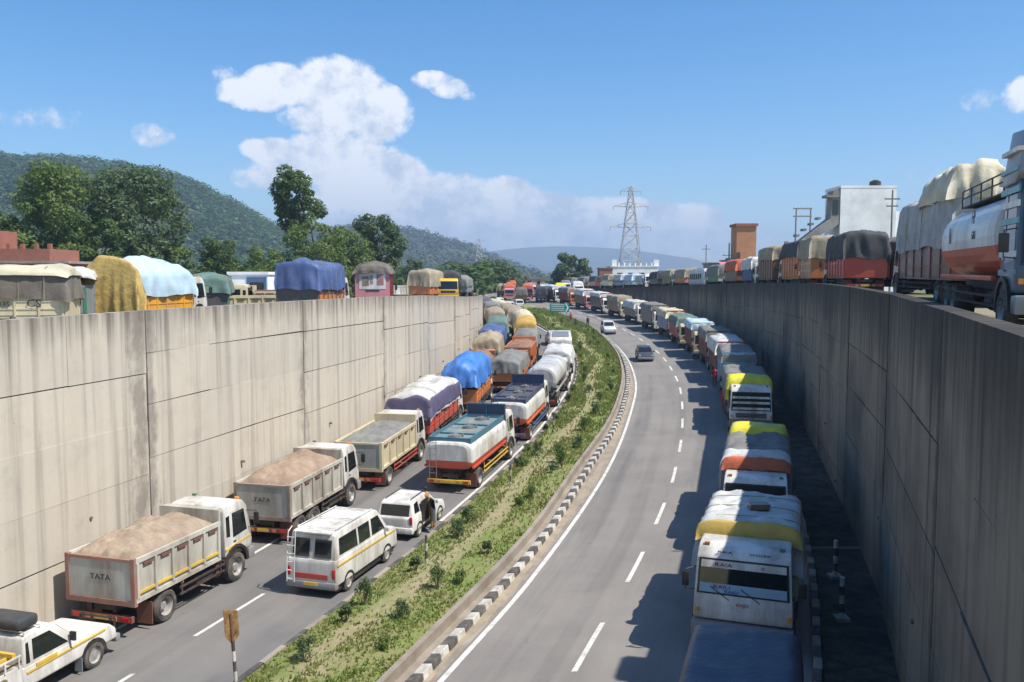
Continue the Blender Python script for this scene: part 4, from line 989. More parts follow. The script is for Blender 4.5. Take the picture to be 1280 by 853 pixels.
for (x, y, D, w, h, m_, lb) in [(546,347,330,10,5,M_cwall,'cream house far behind the left terrace trees'), (655,352,330,8,4,M_wwall,'tiny white house beyond the end of the cutting'), (905,340,170,5,4.2,M_cwall,'cream house behind the parked bus'),
        (840,347,260,12,4.6,M_pink,'pink house behind the far terrace trucks'), (1030,345,175,9,5,M_cwall,'pale house far behind the brown terrace truck'), (668,357,300,7,3.5,M_pink,'low pink house beyond the green direction board')]:
    X, _ = px(x, y, D); building('house', lb, X, D, 7.5 if D > 200 else 8.8, w, 6, h, m_, wins=[(-w*.25,1.6,1.1,1.2),(w*.2,1.6,1.1,1.2)])

# ================================================================== TREES
def T(name, label, x, ytop, D, wpx, kind, seed, z=None, **kw):
    X, zt = px(x, ytop, D); z = GL(min(D, 300)) if z is None else z
    return tree(name, label, X, D, z-.1, zt-z+.1, wpx*D/FPX, kind, seed, **kw)
T('broadleaf_tree', 'big tree with light green top above the brick house', 72, 203, 95, 124, 1, 3, n=17000, leaf=.20, clumps=46, crown0=.18)
T('broadleaf_tree', 'wide spreading tree with bare pale branches behind the pale blue covered truck', 168, 208, 101, 128, 2, 5, n=17000, leaf=.20, clumps=46, crown0=.22)
T('broadleaf_tree', 'dark tree cut by the left edge of the photograph', 8, 262, 92, 80, 0, 6, n=7000, leaf=.2, crown0=.1)
T('broadleaf_tree', 'low deep green tree between the two biggest trees', 122, 268, 88, 70, 0, 7, n=7000, leaf=.18, crown0=.05)
T('broadleaf_tree', 'low light green tree right of the widest tree', 212, 300, 108, 62, 1, 8, n=5000, leaf=.19, crown0=.05)
T('broadleaf_tree', 'round deep green tree behind the white kiosk', 272, 296, 112, 66, 0, 9, n=6000, leaf=.19, crown0=.05)
T('broadleaf_tree', 'tall slim tree with a dense dark crown standing above all its neighbours', 371, 209, 120, 70, 0, 10, n=9000, leaf=.2, crown0=.52, clumps=26, group=None)
T('broadleaf_tree', 'broad light green tree below the tall slim tree', 398, 274, 114, 92, 1, 11, n=9000, leaf=.2, crown0=.08, clumps=34)
T('broadleaf_tree', 'dull green tree at the right end of the left tree group', 472, 265, 126, 76, 2, 12, n=10000, leaf=.21, crown0=.12, clumps=34)
T('bushy_tree', 'bright green bushy tree left of the blue covered truck', 330, 309, 100, 72, 1, 13, n=5200, leaf=.17, crown0=.02)
T('bushy_tree', 'light green tree filling the gap behind the blue covered truck', 436, 284, 120, 74, 1, 14, n=6000, leaf=.19, crown0=.05)
T('broadleaf_tree', 'spreading grey green tree above the end of the left wall', 617, 328, 235, 70, 2, 15, n=9000, leaf=.34, crown0=.12, clumps=34)
T('broadleaf_tree', 'round tree standing left of the pylon', 713, 318, 235, 50, 2, 16, n=8000, leaf=.33, crown0=.14, z=7.5)
T('bushy_tree', 'small tree right of the left tree group', 519, 322, 170, 34, 2, 17, n=2500, leaf=.25, crown0=.05)
farspots = [(560,338,300,34),(576,343,260,26),(655,345,300,26),(676,349,320,24),(540,340,320,30),(690,350,330,20),(505,335,210,30),(742,350,300,14),(925,340,210,20),(985,338,220,26),(1018,330,200,30)]
FT = []
for i, (x, y, D, w) in enumerate(farspots):
    lb = ['distant tree behind the tan covered truck','distant tree between the left trucks and the grey green tree','small distant tree over the far traffic','distant low tree right of the far traffic','distant tree behind the small white dump truck',
          'smallest distant tree near the round tree','distant tree at the foot of the second hill','tiny tree at the foot of the pylon','tree top behind the dark orange terrace truck','tree top behind the bare column house','tree top behind the grey pole frame'][i]
    T('distant_tree', lb, x, y, D, w, i % 3, 40+i, n=1800, leaf=.0014*D, crown0=.02, clumps=12, z=7.4, group='distant trees')
# shrubs of the median
def make_shrub(seed, h, w, kind):
    r = random.Random(seed); root = thing('shrub', 'shrub', 'shrub'); s = MB(); cen = []; rad = []
    for i in range(9):
        a = i*2.4; rr = w*.33*math.sqrt(r.random()); c = (rr*math.cos(a), rr*math.sin(a), h*r.uniform(.35, .85)); cen.append(c); q = w*r.uniform(.14, .22); rad.append((q, q, q*1.1)); s.cyl((0, 0, -.03), c, .014, .006, 4)
    part('stem', s, M_bark, root); V, F = leaf_cloud(cen, rad, 900, .038, seed, flat=.4, shell=.3); link('foliage', np_mesh('foliage', V, F, LEAF[kind]), root); return root
protos = [make_shrub(1, .95, 1.0, 3), make_shrub(2, .8, .7, 3), make_shrub(3, 1.15, 1.0, 0), make_shrub(4, .6, .8, 1)]
def sh_label(D, X, u, i):
    near = ['low leafy shrub at the near end of the green median, %s', 'small shrub on the median level with the white minibus, %s', 'shrub on the median level with the white hatchback, %s', 'shrub on the median beside the blue topped tanker, %s'][0 if D < 25 else 1 if D < 32 else 2 if D < 38 else 3]
    side = 'close to the left kerb' if u < .3 else 'in the middle' if u < .6 else 'towards the striped kerb'
    return near % side
g0 = [(380,836),(433,788),(456,766),(481,822),(503,784),(520,722),(547,746),(575,738),(572,680),(610,700),(665,630),(648,640),(585,660),(690,598),(700,585),(655,588),(672,575)]
def px_ground(x, y):
    a = (x-640)/FPX; bb = (426.5-y)/FPX; dy = math.cos(PITCH)+bb*math.sin(PITCH); dz = -math.sin(PITCH)+bb*math.cos(PITCH); lo, hi = 5, 600
    for _ in range(50):
        m_ = (lo+hi)/2
        if EYE+dz/dy*m_ > zroad(m_): lo = m_
        else: hi = m_
    return a/dy*lo, lo
spots = [px_ground(*g) for g in g0]; rs = random.Random(5); D = 44.0
while D < 150:
    for u in (.16, .45 if rs.random() < .25 else None, .74):
        if u is None: continue
        uu = u+rs.uniform(-.07, .07); Dd = D+rs.uniform(-.9, .9); spots.append((lerp(MEDL(Dd), MEDR(Dd), uu), Dd))
    D += 3.9+D*.02
words = ['short','bushy','spindly','tufted','round','upright','ragged','sparse','dense','squat']
used = {}; SHR = []
for i, (X, D) in enumerate(spots):
    u = (X-MEDL(D))/(MEDR(D)-MEDL(D)); p_ = protos[i % 4]; c = copy_tree(p_) if i >= 4 else p_
    sc = rs.uniform(.55, .95); c.location = (X, D, mz(min(1, max(0, u)), D)-.03); c.rotation_euler = (0, 0, rs.uniform(0, 6)); c.scale = (sc, sc, sc*rs.uniform(.85, 1.15)); c['group'] = 'shrubs planted along the median'
    side = 'beside the left kerb' if u < .33 else 'on the middle of the grass' if u < .58 else 'toward the striped kerb'
    where = 'nearest the camera' if D < 24 else 'beside the white minibus' if D < 32 else 'beside the white hatchback' if D < 38.5 else 'beside the blue topped tanker' if D < 48 else 'beside the second tanker' if D < 60 else 'beside the pale bulk tanker' if D < 75 else 'at the outer bend of the median' if D < 100 else 'on the far stretch of the median before the green board'
    ROWN = 'left' if u < .33 else 'middle' if u < .58 else 'right'; SHR.append((D, ROWN, c))

ORD = 'nearest second third fourth fifth sixth seventh eighth ninth tenth eleventh twelfth thirteenth fourteenth fifteenth sixteenth seventeenth eighteenth nineteenth twentieth'.split()
for rn, side in (('left','beside the left kerb'), ('middle','on the trodden middle strip'), ('right','on the striped kerb side')):
    q = sorted([s for s in SHR if s[1] == rn], key=lambda s: s[0])
    for i, (D, _, c) in enumerate(q): c['label'] = (f'green median shrub {side}, {ORD[i]} from the camera' if i < 20 else f'green median shrub {side}, {ORD[i-20]} beyond the first twenty' if i < 40 else f'small far green median shrub {side}, {ORD[i-40]} before the green board')
# ================================================================== ROADSIDE FURNITURE
M_signback = mat('rusty_yellow_sign', (.33,.19,.06), .75, dirt=.7, dcol=(.08,.05,.03), dscale=5)
def striped_post(label, X, D, z, h, r=.05, bands=6, lean=0, sign=False, name='marker_post', cat='post', group=None):
    root = thing(name, label, cat, (X, D, z), (0, lean, 0), group)
    for i in range(bands): part('band', MB().cyl((0, 0, h*i/bands-(.1 if i == 0 else 0)), (0, 0, h*(i+1)/bands), r, r, 10), (M_kb if i % 2 else M_kw), root, 40)
    return root
X, D = px_ground(297, 884)
r_ = striped_post('rusty yellow backed hazard sign on a black and white striped post on the median', X, D, zroad(D)+.15, 1.55, .045, 6, R(-3), name='hazard_sign', cat='sign')
sg = MB(); sg.add([(-.17,.0,1.68),(-.05,.0,1.5),(.05,.0,1.5),(.17,.0,1.68),(.17,.0,2.28),(-.17,.0,2.36),(-.17,.03,1.68),(-.05,.03,1.5),(.05,.03,1.5),(.17,.03,1.68),(.17,.03,2.28),(-.17,.03,2.36)], [(0,1,2,3,4,5),(11,10,9,8,7,6),(0,6,7,1),(1,7,8,2),(2,8,9,3),(3,9,10,4),(4,10,11,5),(5,11,6,0)])
pl = part('sign_plate', sg, M_signback, r_, rot=(0, 0, R(28))); part('stiffener', MB().box(-.02, .02, -.03, -.002, 1.5, 2.25), M_rust, pl)
for (x, y, lb) in [(533,713,'small striped marker post on the median behind the white hatchback'), (638,613,'small striped marker post on the median by the blue topped tanker'), (692,545,'small striped marker post on the median by the second tanker'), (722,478,'small striped marker post on the median at the bend')]:
    X, D = px_ground(x, y); striped_post(lb, X, D, zroad(D)+.15, 1.15, .05, 4, group='striped marker posts on the median')
for (D, lb) in [(17.5,'striped delineator post on the dark pavement in the bottom right corner'), (24,'striped post on the shaded pavement beside the white cab truck'), (27.5,'striped post standing in the shade beside the pale grey load')]:
    X = WALLR(D)-1.3; r_ = striped_post(lb, X, D, zsup(X, D)+.13, 1.3, .07, 5, group='striped posts on the shaded pavement'); part('base', MB().box(-.2, .2, -.2, .2, -.05, .12), M_conc, r_)
for (D, lb) in [(19.5,'dark drain slab across the shaded pavement, nearer of the two'), (30.5,'dark drain slab across the shaded pavement, farther of the two')]:
    X = WALLR(D)-1.0; o = link('drain_cover', MB().box(-.9, .9, -.14, .14, 0, .06).mesh('drain_cover', M_joint), None, (X, D, zsup(X, D)+.145)); tag(o, lb, 'drain cover')
# green direction board
root = thing('direction_sign', 'low green direction board with a white chevron tip at the far end of the median', 'road sign', (8.6, 152, zroad(152)+.1))
bd = part('board', MB().box(-1.75, 1.75, 0, .08, .5, 2.1, .02), mat('sign_green', (.0,.24,.19), .5, dirt=.1), root)
for x in (-1.3, 1.3): part('leg', MB().cyl((x, .12, -.3), (x, .12, 2.0), .06), M_steel, root)
for z in (.8, 1.15, 1.5, 1.8): part('text_line', MB().box(-1.5, .85, -.012, -.002, z, z+.09), M_inkw, bd)
part('chevron', MB().add([(1.05,-.01,.6),(1.25,-.01,.6),(1.65,-.01,1.3),(1.25,-.01,2.0),(1.05,-.01,2.0),(1.4,-.01,1.3)], [(0,1,2,5),(5,2,3,4)]), M_inkw, bd)
# poles
def pole(name, label, cat, X, D, z, h, r, arms=(), extra=None):
    root = thing(name, label, cat, (X, D, z)); part('shaft', MB().cyl((0,0,-.3), (0,0,h), r, r*.7, 8), M_gwall, root, 40)
    for (zz, w) in arms:
        a = part('cross_arm', MB().box(-w/2, w/2, -.04, .04, zz, zz+.09), M_chas, root)
        for s in (-1, 1): part('insulator', MB().cyl((s*w*.44, 0, zz+.09), (s*w*.44, 0, zz+.26), .05, .04, 8), M_wwall, a)
    return root
root = thing('pole_frame', 'grey twin pole frame with two cross bars and transformer brackets', 'utility pole', (34.2, 100, 9.0))
for x in (-.75, .95): part('shaft', MB().cyl((x, 0, -.3), (x+.12, 0, 10.1), .13, .09, 8), M_gwall, root, 40)
for z in (9.9, 9.0, 4.6): part('cross_arm', MB().box(-1.0, 1.2, -.08, .08, z, z+.16), M_gwall, root)
for x in (-.8, .1, 1.0): part('insulator', MB().cyl((x, 0, 10.06), (x, 0, 10.35), .07, .05, 8), M_wwall, root)
pole('utility_pole', 'thin utility pole with small arms beside the white house', 'utility pole', 32.3, 72, 9.4, 8.8, .1, [(8.0, 1.3), (7.4, 1.0)])
pole('utility_pole', 'thin utility pole right of the pylon over the cream truck', 'utility pole', 34.5, 150, 8.4, 8.4, .12, [(7.6, 1.5)])
r_ = pole('utility_pole', 'dark pole with a boxy transformer left of the orange tower', 'utility pole', 34.2, 133, 8.8, 7.6, .15, [(5.6, 2.0)])
part('transformer', MB().box(-.5, .5, -.4, .4, 3.8, 5.2, .05), M_gwall, r_)
def pylon(label, X, D, z, H, w, m_, t):
    root = thing('pylon', label, 'pylon', (X, D, z)); nn = 9
    def hw_(k): q = k/nn; return w/2*(1-q)**1.15+w*.045
    zs = [H*(1-(1-k/nn)**1.25) for k in range(nn+1)]
    for sx in (-1, 1):
        for sy in (-1, 1):
            mb = MB()
            for k in range(nn): mb.cyl((sx*hw_(k), sy*hw_(k), zs[k]), (sx*hw_(k+1), sy*hw_(k+1), zs[k+1]), t*1.5, t*1.3, 4)
            part('tower_leg', mb, m_, root)
    for k in range(nn):
        mb = MB(); a, b_ = hw_(k), hw_(k+1)
        for s in (-1, 1):
            mb.cyl((-a, s*a, zs[k]), (b_, s*b_, zs[k+1]), t, t, 4); mb.cyl((a, s*a, zs[k]), (-b_, s*b_, zs[k+1]), t, t, 4)
            mb.cyl((s*a, -a, zs[k]), (s*b_, b_, zs[k+1]), t, t, 4); mb.cyl((s*a, a, zs[k]), (s*b_, -b_, zs[k+1]), t, t, 4)
            mb.cyl((-b_, s*b_, zs[k+1]), (b_, s*b_, zs[k+1]), t, t, 4)
        part('lattice', mb, m_, root)
    for (q, l) in ((.60, .40), (.80, .34), (.95, .2)):
        for s in (-1, 1):
            zz = H*q; mb = MB(); L_ = H*l*.5; mb.cyl((0, -.6, zz), (s*L_, 0, zz+.3), t*1.3, t, 4); mb.cyl((0, .6, zz), (s*L_, 0, zz+.3), t*1.3, t, 4); mb.cyl((0, 0, zz+H*.05), (s*L_, 0, zz+.3), t, t, 4)
            for f in (.3, .6, .85): mb.cyl((s*L_*f, -.6*(1-f), zz), (s*L_*f, 0, zz+H*.05*(1-f)+.1), t*.8, t*.8, 4)
            ar = part('cross_arm', mb, m_, root)
            part('insulator', MB().cyl((s*L_, 0, zz+.2), (s*L_, 0, zz-1.2), .12, .12, 6), m_, ar)
    return root
M_galv = mat('galvanised_steel', (.42,.42,.41), .6, .2, dirt=.2)
pylon('tall grey lattice pylon rising behind the long white building', 42.0, 300, 7.5, 36, 8.2, M_galv, .09)
pylon('faint distant lattice pylon above the grey green tree', -28, 720, 7.5, 38, 9, M_galv, .12)
# ================================================================== HILLS
def ridge_terrain(name, ridge, Dr, depth_front, depth_back, m, seed, amp, nx=150, ny=46, base=7.4, x0=None, x1=None):
    rp = spline([((x-640)*Dr/FPX, max(0, (350-y)*Dr/FPX+EYE-base)) for x, y in ridge]); xs0 = (ridge[0][0]-640)*Dr/FPX; xs1 = (ridge[-1][0]-640)*Dr/FPX
    def hgt(X, D):
        t = (D-Dr); f = 1-min(1, -t/depth_front) if t < 0 else 1-min(1, t/depth_back)
        f = f*f*(3-2*f) if f > 0 else 0
        e = min(1, (X-xs0)/(abs(xs1-xs0)*.06+1), (xs1-X)/(abs(xs1-xs0)*.06+1)); e = max(0, e)
        n1 = noise.fractal((X/(amp*9), D/(amp*9), seed), 1, 2, 5)
        return max(0, rp(X))*f*e*(1+.0*n1)+n1*amp*4*f*(1-f)*min(1, rp(X)/50.+.1)*e-3*(1-f)
    Xs = [lerp(xs0, xs1, i/nx) for i in range(nx+1)]; Ds = [lerp(Dr-depth_front, Dr+depth_back, (j/ny)) for j in range(ny+1)]
    vs = [(X, D, base+hgt(X, D)) for D in Ds for X in Xs]; n = nx+1
    mb = MB().add(vs, [(j*n+i, j*n+i+1, (j+1)*n+i+1, (j+1)*n+i) for j in range(ny) for i in range(nx)])
    struct(name, mb, m, True); return hgt, xs0, xs1
def hillmat(name, a, b_, c_):
    m, nt, b, tex, rng, mix, mul, bump, pos, uvn = nodes_mat(name)
    c = mix(rng(tex(pos, .012, 6), .4, .6), a, b_); c = mix(rng(tex(pos, .05, 6), .5, .66, 0, .7), c, c_)
    nt.links.new(c, b.inputs['Base Color']); b.inputs['Roughness'].default_value = .95; bump(tex(pos, .12, 5), .9, 4); return m
M_hill = hillmat('hill_scrub', (.05,.075,.025), (.075,.095,.03), (.09,.10,.045)); M_far = hillmat('far_ridge', (.07,.09,.05), (.09,.10,.06), (.08,.09,.055))
def wood(name, label, hgt, x0, x1, Dr, df, db, n, size, seed, m, base=7.4, dense=.0, per=22):
    r = np.random.RandomState(seed); C = []; Q = []
    while len(C) < n:
        X = r.uniform(x0, x1); D = Dr-df*(r.rand()**1.15)*.97+db*.12*r.rand(); h = hgt(X, D)
        if h < 4 and r.rand() < .8: continue
        if noise.noise((X*.012, D*.012, seed)) < -.22+dense and r.rand() < .8: continue
        s = size*(.45+.9*r.rand()**1.5); C.append((X, D, base+h+s*.6)); Q.append((s, s, s*(.7+.5*r.rand())))
    V, F = leaf_cloud(C, Q, n*per, size*.34, seed, flat=2.0, shell=.6)
    ob = link(name, np_mesh(name, V, F, m)); tag(ob, label, 'forest', kind='stuff')
h1, a0, a1 = ridge_terrain('hill', [(-420,230),(-250,190),(-120,172),(-40,188),(10,202),(60,212),(120,212),(200,221),(250,238),(305,266),(345,290),(395,318),(450,338),(510,352)], 900, 560, 500, M_hill, 3.1, 16)
wood('hill_forest', 'dense green wood covering the left hill up to its ragged ridge', h1, a0, a1, 900, 560, 500, 12000, 5.0, 5, leafmat('hill_leaves', (.06,.125,.035), (.085,.15,.045), .35, .008))
h2, b0, b1 = ridge_terrain('hill', [(300,335),(390,300),(450,290),(505,292),(560,305),(605,321),(650,340),(690,352)], 1700, 800, 700, M_hill, 7.7, 22, 110, 36)
wood('hill_forest', 'hazy blue green wood on the second hill behind the trees', h2, b0, b1, 1700, 800, 600, 4500, 8, 6, M_hill, per=14)
ridge_terrain('hill', [(430,352),(520,335),(590,318),(680,309),(760,311),(830,319),(900,331),(960,341),(1010,350),(1060,352)], 5200, 1500, 1000, M_far, 5.5, 110, 220, 40)
ridge_terrain('hill', [(880,352),(960,344),(1060,338),(1180,330),(1300,336),(1420,350)], 5200, 1200, 900, M_far, 8.5, 60, 70, 20)
# a belt of bushes at the foot of the hill
hb = lambda X, D: 5.0
wood('roadside_thicket', 'low green thicket stretching behind the left terrace', hb, -150, -6, 330, 150, 60, 1400, 3.2, 9, LEAF[0], base=3.4, per=30)

# ================================================================== VEHICLES IN PLACE
L1 = lambda D: WALLL(D)+1.72+.0*D
def off(f, o): return lambda D: f(D)+o
mid = lambda D: (WALLL(D)+MEDL(D))/2+.05
L3 = lambda D: MEDL(D)-1.42
truck('pale dump truck heaped with brown sheeted sand beside the near left wall', 27.35, lambda D: WALLL(D)+1.85, L=6.2, kind='dump', rears=[-6.2/2+1.4], load=M_sandsheet, frame=mat('faded_red_steel', (.30,.13,.095), .8, dirt=.5, dcol=(.3,.24,.18)), lettering='TATA', stripe=YEL, zbt=2.38, heap=.50, seed=2, cabkw=dict(stripe=YEL))
truck('second pale dump truck with a dirty tailgate and blue side guard, sand heaped high', 36.4, lambda D: WALLL(D)+1.62, L=6.9, kind='dump', rears=[-2.55,-1.3], load=cloth('sand_red', (.33,.24,.17), .6, (.22,.155,.11), .9), lettering='TATA', frame=mat('dusty_frame', (.34,.27,.22), .85, dirt=.5), zbt=2.42, heap=.55, seed=4, bodyc=paint('pale_dusty', (.52,.50,.42), .6), rearcol=None)
truck('cream dump truck with a flat grey sheet over its load', 44.6, lambda D: WALLL(D)+2.15, L=7.6, kind='dump', rears=[-2.6], load=M_greysheet, bodyc=CREAM, frame=CREAM, zbt=2.4, heap=.18, seed=6, rearcol=RED)
r_, yf = truck('cargo truck with red sides under a white sheet edged in purple', 54.0, lambda D: WALLL(D)+1.95, L=9.6, bodyc=RED, tarp=M_whitesheet, zt=3.25, zb=2.2, seed=3, bulge=.3, lump=.3)
o = link('tarpaulin', tarp_mesh(None, 2.62, 8.0, 2.35, 3.19, .27, M_purple, 3, .3, .10, 24, 34), r_, (0, -.85, -.02)); o['label'] = 'purple under sheet showing at the edges'
truck('cargo truck with orange red sides under a crumpled bright blue sheet', 63.5, lambda D: WALLL(D)+2.75, L=9.0, bodyc=ORANGE, tarp=M_bluesheet, zt=3.45, zb=2.1, zd=2.35, seed=9, bulge=.5, lump=.45, detail=2, ropes=0, wr=.11)
LT = [(.0,)]
truck('tanker truck with blue deck, white upper tank and red base, nearest of the tankers', 44.6, lambda D: MEDL(D)-1.55, L=8.6, W=2.45, kind='tank', rears=[-2.9], cabc=WHITE, ztk=2.55, deck=(paint('deck_blue', (.04,.16,.24), .3), mat('deck_floor', (.12,.2,.22), .7, dirt=.6, dcol=(.3,.27,.2)), M_navy), rail=False, lower=paint('tank_red', (.55,.07,.03), .25),
      lettering=[('HIGHLY', .3, M_inkb, -.6, 2.35, 1.0), ('INFLAMMABLE', .26, M_ink, 1.0, 2.35, 1.0)] and [('|', .4, M_inkb, .3, 2.35, 1.0), ('|', .4, M_inkb, 1.4, 2.35, 1.0)], rearcol=YEL)
truck('second tanker truck with dark blue deck, white band and orange red base', 55.4, lambda D: MEDL(D)-1.5, L=8.8, W=2.45, kind='tank', rears=[-2.9], cabc=WHITE, ztk=2.6, deck=(paint('deck_navy', (.03,.05,.12), .3), mat('deck_floor_dark', (.05,.06,.09), .7, dirt=.5), M_navy), rail=False, lower=paint('tank_orange', (.62,.12,.03), .25), rearcol=BLUE,
      lettering=[('DIESEL', .3, M_ink, -.6, 2.35, 1.2)] and [])
truck('pale grey bulk tanker with an oval tank following the second tanker', 67.5, lambda D: MEDL(D)-1.45, L=9.6, W=2.4, kind='tank', oval=True, upper=paint('bulk_white', (.6,.6,.57), .5), lower=paint('bulk_grey', (.4,.4,.38), .5), ztk=3.2, z0=1.1, rail=False, detail=1)
car('minibus', 'white minibus with a yellow waist stripe and rear ladder in the left carriageway', 'van', 29.75, lambda D: MEDL(D)-1.42, 4.75, 1.9, 2.2,
    [(-2.38,.42),(-2.38,1.2),(-2.33,1.32),(1.7,1.32),(2.3,1.15),(2.4,.9),(2.4,.42)], [(-2.34,1.2),(-2.2,2.1),(-2.05,2.18),(.85,2.18),(1.0,2.1),(1.75,1.22)],
    [[(-2.05,1.4),(-1.98,1.95),(-.75,1.95),(-.75,1.36)],[(-.62,1.36),(-.62,1.95),(.22,1.95),(.22,1.36)],[(.38,1.36),(.38,1.95),(.95,1.95),(1.4,1.36)]], WHITE, wr=.33, wb=(-1.5,1.5), top=.12,
    win_rear=[((-2.335,1.35),(-2.24,1.95),-.72,-.1),((-2.335,1.35),(-2.24,1.95),.1,.72)], win_front=((1.66,1.36),(1.08,2.02)), stripe=(YEL, [(-2.3,1.08),(2.2,1.02),(2.2,1.08),(-2.3,1.14)]))
mb_ = [o for o in bpy.data.objects if o.name == 'minibus'][0]
ld = MB()
for x in (-.86, -.58): ld.tube([(x, -2.5, .5), (x, -2.47, 1.2), (x, -2.36, 2.15), (x, -2.1, 2.28)], .018, 6)
for i in range(6): ld.cyl((-.86, -2.49+.012*i, .6+i*.28), (-.58, -2.49+.012*i, .6+i*.28), .014, .014, 6)
part('ladder', ld, WHITE, mb_)
rk = MB()
for x in (-.72, .72): rk.tube([(x, -2.0, 2.24), (x, .7, 2.24)], .018, 5)
for i in range(3): rk.cyl((-.72, -1.9+i*1.2, 2.24), (.72, -1.9+i*1.2, 2.24), .013, .013, 5)
part('roof_rack', rk, WHITE, mb_); part('spoiler', MB().box(-.7, .7, -2.34, -2.1, 2.14, 2.2, .02), WHITE, mb_, 45)
part('tail_panel', MB().box(-.62, .62, -2.41, -2.385, .62, .8), RED, mb_)
for i in range(5): part('roof_rib', MB().box(-.62+i*.3, -.58+i*.3, -1.95, .6, 2.17, 2.2), WHITE, mb_)
hp = [(-1.85,.35),(-1.86,.95),(-1.75,1.0),(.75,1.0),(1.55,.85),(1.8,.7),(1.82,.35)]; hg = [(-1.8,.9),(-1.6,1.48),(-1.45,1.56),(.1,1.56),(.25,1.5),(.95,.92)]
car('hatchback', 'white hatchback with a rear side door open in the left carriageway', 'car', 35.3, lambda D: MEDL(D)-1.3, 3.65, 1.68, 1.56, hp, hg,
    [[(-1.5,1.05),(-1.4,1.42),(-1.0,1.45),(-.98,1.03)],[(-.05,1.02),(-.05,1.45),(.18,1.43),(.62,1.02)]], WHITE, wr=.3, wb=(-1.15,1.2), top=.2, win_rear=[((-1.77,1.0),(-1.62,1.42),-.62,.62)], win_front=((.86,1.0),(.32,1.45)))
hb_ = bpy.data.objects['hatchback']
part('open_doorway', side_poly([(-.9,.5),(-.9,1.4),(-.12,1.42),(-.12,.5)], lambda z: .84-.08*max(0, z-.9), 1, .006), M_black, hb_)
dr = part('door', MB().box(0, .05, -.78, 0, .42, 1.0, .02), WHITE, hb_, 45, loc=(.85, -.08, 0), rot=(0, 0, R(40))); part('window_frame', MB().tube([(.025,-.76,1.0),(.0,-.7,1.42),(-.03,-.05,1.44),(.025,0,1.0)], .02, 5), WHITE, dr); part('side_window', MB().box(.015, .03, -.7, -.04, .98, 1.4), M_glass, dr)
for s in (-1, 1): part('roof_rail', MB().tube([(s*.55,-1.4,1.56),(s*.54,-1.3,1.61),(s*.54,0,1.61),(s*.55,.1,1.55)], .02, 5), M_black, hb_)
M_brownc = mat('brown_cloth', (.32,.17,.05), .85, dirt=.2); M_darkc = mat('dark_cloth', (.04,.035,.03), .85, dirt=.1); M_redc = mat('red_cloth', (.5,.03,.04), .8, dirt=.1); M_whitec = mat('white_cloth', (.6,.6,.58), .8, dirt=.1)
pD = 34.95; person('person in brown clothes climbing into the open rear door of the white hatchback', (MEDL(pD)-1.3+1.0, pD, zroad(pD)+.02), R(62), M_brownc, M_brownc, 'lean')
